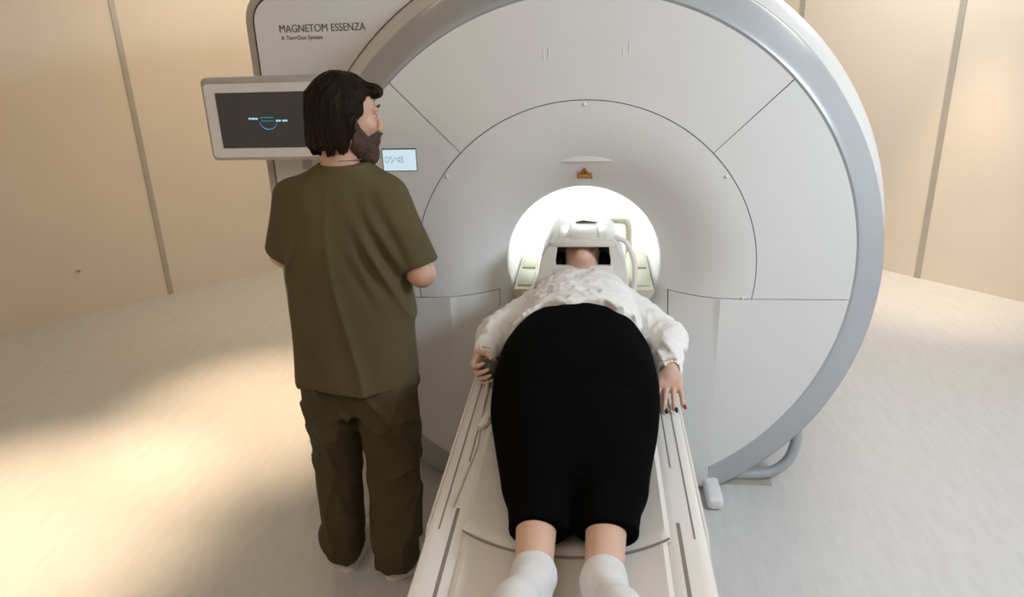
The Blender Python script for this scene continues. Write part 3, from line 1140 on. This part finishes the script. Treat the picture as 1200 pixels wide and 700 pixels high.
# hands: her left (right in view) flat on the rail, her right round the bulb
lh_toL, lh_toW = frame((0.276, -0.615, 0.852), (-1, 0.10, 0), (-0.05, -1, -0.09), (0, -0.09, 1))
lh_ch = hand_chains([0.46, 0.40, 0.40, 0.46], 0.17, [(0.026, 0.022, -0.006), (0.042, 0.052, -0.016), (0.044, 0.082, -0.022), (0.040, 0.104, -0.026)])
rh_toL, rh_toW = frame((-0.318, -0.560, 0.866), (-0.42, 0.0, 0.90), (-0.03, -1, -0.14), (-0.90, 0.0, -0.42))
rh_ch = hand_chains(0.85, 0.04, [(0.024, 0.020, -0.010), (0.038, 0.044, -0.030), (0.036, 0.064, -0.050), (0.022, 0.078, -0.060)])
LA = dict(sh=(0.165, -0.17, 0.905), el=(0.292, -0.385, 0.865), wr=(0.276, -0.615, 0.850))
RA = dict(sh=(-0.165, -0.17, 0.905), el=(-0.300, -0.375, 0.868), wr=(-0.318, -0.560, 0.862))
FT = {}
for nm, s, hip, knee, ank, heel, toe in (('l', 1, (0.085, -0.72, 0.895), (0.082, -1.10, 0.872), (0.060, -1.550, 0.862), (0.062, -1.600, 0.836), (0.118, -1.745, 0.915)),
                                         ('r', -1, (-0.095, -0.72, 0.895), (-0.092, -1.10, 0.872), (-0.078, -1.545, 0.862), (-0.080, -1.595, 0.836), (-0.126, -1.735, 0.915))):
    FT[nm] = (hip, knee, ank, heel, toe)


def pat_body(P):
    d = loft(P, 1, smooth_secs([(-0.86, 0, 0.885, 0.15, 0.075), (-0.70, 0, 0.89, 0.165, 0.09), (-0.50, 0, 0.895, 0.135, 0.09), (-0.28, 0, 0.895, 0.145, 0.09), (-0.16, 0, 0.89, 0.15, 0.065), (-0.10, 0, 0.885, 0.07, 0.05)]))
    d = smin(d, rc(P, (0, -0.12, 0.90), pl_toW((0, -0.02, -0.05)), 0.050, 0.050), 0.05)
    d = smin(d, head_sdf(pl_toL(P)), 0.02)
    for A, toL, ch in ((LA, lh_toL, lh_ch), (RA, rh_toL, rh_ch)):
        d = smin(d, rc(P, A['sh'], A['el'], 0.047, 0.036), 0.05)
        fa = smin(rc(P, A['el'], A['wr'], 0.037, 0.024), hand_sdf(toL(P), ch), 0.012)
        d = smin(d, fa, 0.012)
    for hip, knee, ank, heel, toe in FT.values():
        d = smin(d, rc(P, hip, knee, 0.080, 0.055), 0.03)
        calf = rc(P, knee, ank, 0.058, 0.037)
        mid = np.array(knee) * 0.65 + np.array(ank) * 0.35
        calf = smin(calf, ell(P, mid - np.array([0, 0, 0.012]), (0.048, 0.12, 0.050)), 0.03)
        d = smin(d, calf, 0.02)
        d = smin(d, rc(P, ank, heel, 0.036, 0.030), 0.02)
        d = smin(d, rc(P, ank, toe, 0.032, 0.026), 0.02)
    return np.maximum(d, 0.7885 - P[:, 2])


sdf_mesh('body', pat_body, (-0.40, -1.82, 0.775), (0.40, 0.20, 1.10), 0.0032, M['skin2'], pat)
nails(lh_ch, lh_toW, [M['nailred'], M['nail'], M['nail'], M['nail'], M['nail']], pat)
nails([rh_ch[4]], rh_toW, [M['nail']], pat)


def hair2_sdf(P):
    q = pl_toL(P)
    d = ell(q, (0, -0.022, 0.030), (0.088, 0.100, 0.098))
    d = smax(d, (q[:, 1] - 0.035 + 0.25 * np.abs(q[:, 2])) * 0.9, 0.02)
    for s in (-1, 1):
        d = smin(d, rc(q, (s * 0.084, 0.015, 0.02), (s * 0.088, 0.025, -0.075), 0.026, 0.024), 0.02)
        d = smin(d, rc(q, (s * 0.088, 0.025, -0.075), (s * 0.078, -0.02, -0.12), 0.022, 0.012), 0.02)
    d = d + 0.002 * wrink(q, (160, 160, 20))
    return smax(d, -(P[:, 2] - 0.86), 0.01)


sdf_mesh('hair', hair2_sdf, (-0.16, -0.16, 0.84), (0.16, 0.20, 1.12), 0.004, M['hair2'], pat)
bm = bmesh.new()
for dz_, rz_ in ((-0.0595, 0.0052), (-0.0690, 0.0062)):
    r_ = bmesh.ops.create_uvsphere(bm, u_segments=20, v_segments=10, radius=1.0)
    for v in r_['verts']:
        l = v.co.copy()
        v.co = Vector(pl_toW((l.x * 0.021, 0.0975 - 0.006 * l.x * l.x + l.y * 0.009, dz_ + l.z * rz_)))
obj('lips', bm, M['lip'], pat)
box('head_rest', (-0.12, -0.02, 0.787), (0.12, 0.21, 0.893), M['coilgreen'], coil, bevel=0.02, seg=3)


def trou_sdf(P):
    S_ = smooth_secs([(-1.30, -0.004, 0.862, 0.150, 0.072), (-1.15, -0.006, 0.876, 0.188, 0.090), (-0.95, -0.010, 0.893, 0.228, 0.108), (-0.80, -0.012, 0.903, 0.240, 0.118), (-0.62, -0.012, 0.909, 0.232, 0.124), (-0.50, -0.012, 0.909, 0.206, 0.124), (-0.40, -0.012, 0.905, 0.175, 0.112)])
    d = loft(P, 1, S_, 2.2)
    d = smax(d, -(P[:, 1] + 1.28), 0.05)
    for sx_, hx in ((0.070, 0.078), (-0.078, -0.084)):
        d = smin(d, loft(P, 1, [(-1.56, hx * 0.90, 0.853, 0.058, 0.060), (-1.37, hx * 0.93, 0.856, 0.065, 0.064), (-1.25, hx, 0.860, 0.078, 0.070), (-1.0, hx, 0.88, 0.098, 0.09)], 2.2), 0.045)
    d = smax(d, -(P[:, 1] + 1.372 + 0.50 * (P[:, 2] - 0.80)), 0.008)
    d = smax(d, P[:, 1] + 0.42, 0.01)
    d = d + 0.003 * wrink(P, (22, 9, 16), 1.0)
    return smax(d, 0.7885 - P[:, 2], 0.006)


sdf_mesh('trousers', trou_sdf, (-0.30, -1.56, 0.78), (0.30, -0.38, 1.08), 0.006, M['black'], pat)


def sleeve(P, A, up_r, lo_r):
    d = rc(P, A['sh'], A['el'], up_r, up_r * 1.02)
    el, wr = np.array(A['el']), np.array(A['wr'])
    c1 = el + (wr - el) * 0.72
    d = smin(d, rc(P, el, c1, up_r, lo_r * 1.10), 0.03)
    d = smin(d, rc(P, c1, el + (wr - el) * 0.93, lo_r * 0.95, lo_r), 0.008)
    u = (wr - el) / np.linalg.norm(wr - el)
    d = smax(d, (P - (el + (wr - el) * 0.93)) @ u, 0.004)
    # hollow the cuff
    return smax(d, -np.maximum(rc(P, el, wr + u * 0.05, lo_r * 0.86, lo_r * 0.86), -((P - (el + (wr - el) * 0.80)) @ u)), 0.003)


def blouse_sdf(P):
    S_ = smooth_secs([(-0.60, -0.010, 0.900, 0.236, 0.134), (-0.50, -0.010, 0.905, 0.222, 0.142), (-0.42, -0.008, 0.905, 0.205, 0.138), (-0.28, -0.004, 0.904, 0.195, 0.132), (-0.17, 0, 0.905, 0.190, 0.128), (-0.11, 0, 0.905, 0.160, 0.120), (-0.07, 0, 0.91, 0.120, 0.108), (-0.045, 0, 0.91, 0.090, 0.10)])
    d = loft(P, 1, S_, 2.2)
    hem = -(P[:, 1] + 0.475 - 0.012 * np.sin(P[:, 0] * 38) - 0.006 * np.sin(P[:, 0] * 95))
    d = smax(d, hem, 0.006)
    d = smin(d, sleeve(P, LA, 0.058, 0.036), 0.03)
    d = smin(d, sleeve(P, RA, 0.058, 0.036), 0.03)
    # open collar at the neck
    d = smax(d, P[:, 1] + 0.060, 0.01)
    w1, w2, w3 = wrink(P, (30, 16, 22), 0.5), wrink(P, (16, 34, 20), 2.0), wrink(P, (50, 34, 40), 4.0)
    w = 0.005 * w1 - 0.006 * (1 - np.abs(w1)) ** 2.5 - 0.006 * (1 - np.abs(w2)) ** 3 - 0.0045 * (1 - np.abs(w3)) ** 2.5 + 0.0015 * wrink(P, (110, 80, 90), 1.0) + 0.006
    d = d + w
    return smax(d, 0.7885 - P[:, 2], 0.006)


sdf_mesh('blouse', blouse_sdf, (-0.42, -0.64, 0.78), (0.42, -0.02, 1.08), 0.0045, M['blouse'], pat)

for nm in ('r', 'l'):
    hip, knee, ank, heel, toe = [np.array(v) for v in FT[nm]]

    def sock_sdf(P, ank=ank, heel=heel, toe=toe, knee=knee):
        up_ = ank + (knee - ank) * 0.075
        d = rc(P, up_, ank, 0.0425, 0.0405)
        d = smin(d, rc(P, ank, heel, 0.041, 0.034), 0.02)
        mid = (ank * 0.45 + toe * 0.55)
        fx = 1 if toe[0] > 0 else -1
        d = smin(d, rc(P, ank, mid, 0.037, 0.036), 0.02)
        d = smin(d, rc(P, heel, toe + np.array([fx * 0.012, 0.0, -0.012]), 0.030, 0.024), 0.03)
        d = smin(d, rc(P, mid, toe + np.array([-fx * 0.012, 0.0, 0.004]), 0.035, 0.024), 0.03)
        d = d + 0.0014 * wrink(P, (60, 80, 60), 1.0)
        u = (knee - ank) / np.linalg.norm(knee - ank)
        return smax(d, (P - up_) @ u, 0.004)
    lo_ = np.minimum.reduce([ank, heel, toe]) - 0.09
    hi_ = np.maximum.reduce([ank, heel, toe]) + 0.10
    lo_[2] = 0.78
    sdf_mesh('sock', sock_sdf, lo_, hi_, 0.004, M['sock'], pat)

# call bulb held in her right hand, with its air tube
bulb = thing('call_bulb', 'dark grey squeeze bulb held in the patient\'s hand, with a thin tube', 'call bulb', (-0.29, -0.66, TZ))
bc = np.array(rh_toW((0.0, 0.082, -0.042)))


def bulb_sdf(P):
    d = ell(P, bc, (0.030, 0.040, 0.032))
    return smin(d, rc(P, bc + np.array([0.03, 0.02, -0.005]), bc + np.array([0.075, 0.045, -0.02]), 0.014, 0.008), 0.01)


sdf_mesh('bulb_body', bulb_sdf, bc - 0.09, bc + 0.11, 0.004, M['bulb'], bulb)
tube('air_tube', spline([tuple(bc + np.array([0.0, -0.03, -0.01])), (-0.288, -0.76, 0.806), (-0.284, -0.86, 0.804), (-0.276, -0.98, 0.803), (-0.286, -1.12, 0.803), (-0.296, -1.25, 0.804)], 8), 0.0028, M['tube'], bulb)
bm = bmesh.new()
add_tube(bm, [(-0.284, -0.885, 0.806), (-0.268, -0.865, 0.815), (-0.258, -0.835, 0.818)], [0.010, 0.016, 0.011], 12)
obj('tube_connector', bm, M['bezel'], bulb)

# ---------------------------------------------------------------- man in scrubs
man = thing('person', 'bearded man in olive green scrubs and white sneakers standing beside the scanner', 'person', (-0.76, -0.52, 0))
HAZ = math.radians(-56)          # head turned to the right
hf = np.array([-math.sin(HAZ), math.cos(HAZ), -0.18])
hf /= np.linalg.norm(hf)
hx = np.array([math.cos(HAZ), math.sin(HAZ), 0.0])
hz = np.cross(hx, hf)
HC = np.array([-0.700, -0.520, 1.640])
mh_toL, mh_toW = frame(HC, hx, hf, hz)
MRA = dict(sh=np.array((-0.592, -0.525, 1.385)), el=np.array((-0.500, -0.535, 1.150)), wr=np.array((-0.690, -0.325, 1.155)))
MLA = dict(sh=np.array((-0.900, -0.500, 1.385)), el=np.array((-0.985, -0.440, 1.185)), wr=np.array((-0.775, -0.290, 1.130)))
mr_toL, mr_toW = frame(MRA['wr'], (0.1, 0.2, 1), (-0.93, 0.12, 0.10), (0.15, 0.95, -0.1))
ml_toL, ml_toW = frame(MLA['wr'], (0.1, 0.2, 1), (0.93, 0.05, 0.05), (0.1, 0.95, -0.1))
m_ch = hand_chains(0.5, 0.06)
LEG = [((-0.835, -0.50, 0.86), (-0.872, -0.49, 0.46), (-0.862, -0.535, 0.085), (-0.858, -0.590), (-0.852, -0.315)),
       ((-0.660, -0.52, 0.86), (-0.650, -0.53, 0.46), (-0.662, -0.575, 0.085), (-0.700, -0.608), (-0.490, -0.430))]


def man_body(P):
    d = loft(P, 2, smooth_secs([(0.82, -0.748, -0.505, 0.165, 0.115), (1.0, -0.746, -0.505, 0.150, 0.105), (1.15, -0.743, -0.500, 0.150, 0.100), (1.32, -0.742, -0.50, 0.165, 0.10), (1.42, -0.735, -0.505, 0.130, 0.075), (1.47, -0.728, -0.51, 0.065, 0.06)]))
    d = smin(d, rc(P, (-0.728, -0.520, 1.43), mh_toW((0, -0.020, -0.05)), 0.059, 0.058), 0.035)
    d = smin(d, head_sdf(mh_toL(P)), 0.02)
    for A, toL in ((MRA, mr_toL), (MLA, ml_toL)):
        d = smin(d, rc(P, A['sh'], A['el'], 0.052, 0.042), 0.05)
        d = smin(d, smin(rc(P, A['el'], A['wr'], 0.043, 0.027), hand_sdf(toL(P), m_ch), 0.012), 0.012)
    for hip, knee, ank, h_, t_ in LEG:
        d = smin(d, rc(P, hip, knee, 0.085, 0.055), 0.04)
        d = smin(d, rc(P, knee, ank, 0.055, 0.038), 0.02)
        d = smin(d, rc(P, ank, (h_[0] * 0.5 + t_[0] * 0.5, h_[1] * 0.5 + t_[1] * 0.5, 0.045), 0.034, 0.022), 0.02)
    return d


sdf_mesh('body', man_body, (-1.10, -0.72, 0.02), (-0.40, -0.15, 1.80), 0.0036, M['skin'], man)


def mhair_sdf(P):
    q = mh_toL(P)
    x, y, z = q[:, 0], q[:, 1], q[:, 2]
    d = ell(q, (0, -0.016, 0.030), (0.086, 0.101, 0.099))
    # hair hanging at the back and sides down to the nape
    fall = loft(q, 2, smooth_secs([(-0.125, 0, -0.046, 0.060, 0.044), (-0.09, 0, -0.040, 0.078, 0.066), (-0.03, 0, -0.030, 0.088, 0.082), (0.05, 0, -0.022, 0.086, 0.090)], 30), 2.2)
    d = smin(d, fall, 0.02)
    # hairline: face open in front, sides swept back over the ears
    front = np.interp(z, [-0.13, -0.07, -0.01, 0.04, 0.075, 0.095, 0.12], [0.000, 0.012, 0.022, 0.036, 0.058, 0.100, 0.13])
    d = smax(d, y - front - 0.006 * np.sin(z * 90), 0.010)
    # lifted front lock
    d = smin(d, ell(q, (0.010, 0.070, 0.080), (0.050, 0.034, 0.024)), 0.02)
    ang = np.arctan2(x, -y - 0.02)
    aw = ang + 0.12 * np.sin(z * 26 + 2 * ang) + 0.06 * np.sin(z * 61 + ang * 5)
    d = d + 0.0016 * np.sin(aw * 27) + 0.0013 * np.sin(aw * 47 + 3.0) + 0.0022 * wrink(q, (45, 45, 20), 2.2)
    hem = -0.106 - 0.010 * np.sin(aw * 7 + 1.0) - 0.007 * np.sin(aw * 17) - 0.004 * np.sin(aw * 41)
    return smax(d, hem - z, 0.005)


sdf_mesh('hair', mhair_sdf, HC - 0.19, HC + 0.19, 0.0032, M['hair'], man)


def beard_sdf(P):
    q = mh_toL(P)
    z, y = q[:, 2], q[:, 1]
    d = head_sdf(q) - 0.009
    d = smin(d, ell(q, (0, 0.082, -0.112), (0.036, 0.032, 0.030)), 0.02)
    d = d + 0.0016 * wrink(q, (230, 230, 150), 1.0)
    top = np.interp(y, [0.0, 0.03, 0.06, 0.08, 0.12], [0.02, -0.025, -0.050, -0.040, -0.040])
    d = smax(d, z - top, 0.006)
    d = smax(d, 0.006 - y + np.clip(-0.09 - z, 0, 1) * 0.8, 0.006)
    # keep the lips free
    return smax(d, -ell(q, (0, 0.108, -0.064), (0.022, 0.016, 0.010)), 0.004)


sdf_mesh('beard', beard_sdf, HC - 0.17, HC + 0.15, 0.003, M['beard'], man)
for s in (-1, 1):
    bm = bmesh.new()
    bmesh.ops.create_uvsphere(bm, u_segments=20, v_segments=12, radius=0.0100)
    bmesh.ops.transform(bm, matrix=Matrix.Translation(mh_toW((s * 0.031, 0.0765, 0.012))), verts=bm.verts[:])
    eye = obj('eye', bm, M['eye'], man)
    bm = bmesh.new()
    bmesh.ops.create_uvsphere(bm, u_segments=14, v_segments=8, radius=0.006)
    bmesh.ops.transform(bm, matrix=Matrix.Translation(mh_toW((s * 0.031 + 0.001, 0.0825, 0.012))), verts=bm.verts[:])
    obj('iris', bm, M['hair'], eye)
    tube('eyebrow', [tuple(mh_toW(p)) for p in ((s * 0.012, 0.0985, 0.036), (s * 0.026, 0.096, 0.041), (s * 0.044, 0.084, 0.036))], [0.003, 0.004, 0.002], M['beard'], man, seg=8)
    tube('eyelid', [tuple(mh_toW(p)) for p in ((s * 0.018, 0.0845, 0.017), (s * 0.031, 0.0870, 0.020), (s * 0.044, 0.0795, 0.017))], [0.004, 0.0075, 0.004], M['skin'], man, seg=8)
bm = bmesh.new()
for dz_, rz_ in ((-0.060, 0.0045), (-0.069, 0.0055)):
    r_ = bmesh.ops.create_uvsphere(bm, u_segments=20, v_segments=10, radius=1.0)
    for v in r_['verts']:
        l = v.co.copy()
        v.co = Vector(mh_toW((l.x * 0.021, 0.0975 - 0.006 * l.x * l.x + l.y * 0.009, dz_ + l.z * rz_)))
obj('lips', bm, M['lip'], man)
# fine silver necklace
bm = bmesh.new()
pts = []
for k in range(49):
    a_ = 2 * PI * k / 48
    pts.append((-0.722 + 0.068 * math.cos(a_), -0.517 + 0.068 * math.sin(a_), 1.506 - 0.010 * math.sin(a_) + 0.004 * math.cos(a_)))
add_tube(bm, pts, 0.0018, 6, False)
obj('necklace', bm, M['silver'], man)


def top_sdf(P):
    x, y, z = P[:, 0], P[:, 1], P[:, 2]
    S_ = smooth_secs([(0.70, -0.750, -0.515, 0.212, 0.150), (0.80, -0.750, -0.515, 0.210, 0.148), (0.95, -0.748, -0.512, 0.206, 0.140), (1.12, -0.746, -0.508, 0.204, 0.134), (1.25, -0.742, -0.505, 0.204, 0.130), (1.36, -0.740, -0.505, 0.204, 0.120), (1.42, -0.738, -0.507, 0.192, 0.104), (1.450, -0.735, -0.507, 0.165, 0.094), (1.472, -0.729, -0.512, 0.118, 0.086), (1.488, -0.724, -0.514, 0.088, 0.082), (1.502, -0.718, -0.512, 0.078, 0.080)], 90)
    d = loft(P, 2, S_, 2.3)
    for A, r1, r2, tt in ((MRA, 0.070, 0.066, 0.86), (MLA, 0.066, 0.062, 0.84)):
        sh, el = A['sh'], A['el']
        u = (el - sh) / np.linalg.norm(el - sh)
        e_ = sh + (el - sh) * (0.90 if el[0] > -0.8 else 0.97)
        s_ = smax(rc(P, sh, el, r1, r2), (P - e_) @ u, 0.004)
        d = smin(d, s_, 0.045)
    # folds: long drapes from the shoulder blades, creases by the arm
    dr = np.clip((1.40 - z) / 0.5, 0, 1)
    fan = (x + 0.735) / (0.30 + 0.55 * np.clip(1.5 - z, 0, 1))
    w = -0.017 * (1 - np.abs(np.sin(fan * 9.5 + 0.6 * np.sin(z * 6)))) ** 3 * (0.15 + 0.85 * dr)
    w = (w + 0.006 * wrink(P, (15, 15, 7), 0.7) + 0.004) * np.clip((1.49 - z) / 0.08, 0, 1)
    armr = np.exp(-(((x + 0.615) / 0.06) ** 2 + ((z - 1.23) / 0.11) ** 2))
    w = w + 0.013 * armr * np.sin((x + 0.45 * z) * 105)
    arml = np.exp(-(((x + 0.90) / 0.05) ** 2 + ((z - 1.2) / 0.12) ** 2))
    w = w + 0.006 * arml * np.sin((x - 0.5 * z) * 105)
    d = d + w
    d = smax(d, 0.775 - z + 0.006 * np.sin(x * 20), 0.006)
    return d


sdf_mesh('scrub_top', top_sdf, (-1.08, -0.72, 0.74), (-0.40, -0.30, 1.56), 0.0048, M['scrub'], man)


def mtrou_sdf(P):
    x, y, z = P[:, 0], P[:, 1], P[:, 2]
    Ls = smooth_secs([(0.035, -0.866, -0.548, 0.066, 0.078), (0.10, -0.868, -0.540, 0.078, 0.090), (0.25, -0.872, -0.515, 0.078, 0.092), (0.45, -0.868, -0.500, 0.084, 0.098), (0.65, -0.852, -0.500, 0.098, 0.112), (0.80, -0.842, -0.505, 0.104, 0.122), (0.95, -0.84, -0.505, 0.100, 0.118)])
    Rs = smooth_secs([(0.035, -0.668, -0.585, 0.072, 0.078), (0.10, -0.664, -0.575, 0.080, 0.090), (0.25, -0.655, -0.555, 0.084, 0.094), (0.45, -0.650, -0.535, 0.092, 0.100), (0.65, -0.652, -0.525, 0.102, 0.114), (0.80, -0.655, -0.515, 0.106, 0.124), (0.95, -0.66, -0.51, 0.100, 0.120)])
    d = smin(loft(P, 2, Ls, 2.2), loft(P, 2, Rs, 2.2), 0.03)
    d = smin(d, loft(P, 2, [(0.66, -0.748, -0.508, 0.13, 0.11), (0.96, -0.748, -0.508, 0.17, 0.118)], 2.2), 0.03)
    w = 0.005 * wrink(P, (14, 14, 13), 1.7)
    w = w + 0.030 * np.clip((z - 0.775) / 0.05, 0, 1)
    ank = np.exp(-((z - 0.13) / 0.10) ** 2)
    w = w + 0.005 * ank * np.sin(z * 42 + 26 * x + 14 * y)
    w = w - 0.012 * (1 - np.abs(np.sin(x * 20 + z * 5 + 1.2 * np.sin(z * 9)))) ** 4 - 0.010 * (1 - np.abs(wrink(P, (20, 16, 14), 3.1))) ** 4 + 0.004
    d = d + w
    zt = np.where(x < -0.76, 0.062 + 0.16 * np.clip(y + 0.62, 0, 1), 0.062 + 0.12 * np.clip(y + 0.64, 0, 1))
    return smax(d, zt - z, 0.005)


sdf_mesh('trousers', mtrou_sdf, (-1.02, -0.72, 0.02), (-0.50, -0.36, 0.94), 0.0055, M['trous'], man)

for h_, t_ in ((LEG[0][3], LEG[0][4]), (LEG[1][3], LEG[1][4])):
    h2, t2 = np.array([*h_, 0.0]), np.array([*t_, 0.0])
    Y = (t2 - h2) / np.linalg.norm(t2 - h2)
    L = np.linalg.norm(t2 - h2)
    toL, toW = frame(h2, (Y[1], -Y[0], 0), Y, (0, 0, 1))

    def foot_plan(q, L=L):
        s_ = np.array([(0.0, 0.0, 0.030), (0.06 / 0.28, 0.0, 0.036), (0.5, 0.002, 0.036), (0.75, 0.004, 0.047), (1.0, 0.0, 0.040)])
        y = np.clip(q[:, 1], 0.034, L - 0.042)
        w = np.interp(y / L, s_[:, 0], s_[:, 2])
        c = np.interp(y / L, s_[:, 0], s_[:, 1])
        return np.hypot(q[:, 0] - c, q[:, 1] - y) - w

    def shoe_sdf(P, toL=toL, L=L, foot_plan=foot_plan):
        q = toL(P)
        d2 = foot_plan(q)
        ht = np.interp(q[:, 1] / L, [0, 0.2, 0.38, 0.55, 0.8, 1.0], [0.072, 0.085, 0.100, 0.086, 0.060, 0.046])
        d = smax(d2 + np.clip(q[:, 2] - 0.03, 0, 1) * 0.32, q[:, 2] - ht, 0.022)
        return smax(d, 0.018 - q[:, 2], 0.003)

    def sole_sdf(P, toL=toL, foot_plan=foot_plan):
        q = toL(P)
        return smax(foot_plan(q) - 0.004, np.abs(q[:, 2] - 0.0125) - 0.0125, 0.004)
    lo_ = np.minimum(h2, t2) - 0.08
    hi_ = np.maximum(h2, t2) + 0.08
    lo_[2], hi_[2] = -0.012, 0.14
    shoe = sdf_mesh('shoe', shoe_sdf, lo_, hi_, 0.0035, M['shoe'], man)
    sdf_mesh('sole', sole_sdf, lo_, hi_, 0.0035, M['sole'], shoe)
    bm = bmesh.new()
    for k in range(4):
        yy = L * (0.50 + 0.07 * k)
        zz = float(np.interp(yy / L, [0, 0.2, 0.38, 0.55, 0.8, 1.0], [0.072, 0.085, 0.100, 0.086, 0.060, 0.046])) + 0.001
        add_tube(bm, [tuple(toW((xx, yy + 0.008 * (1 if xx > 0 else -1), zz - 9.0 * xx * xx))) for xx in np.linspace(-0.024, 0.024, 7)], 0.0028, 6)
    obj('laces', bm, M['sole'], shoe)
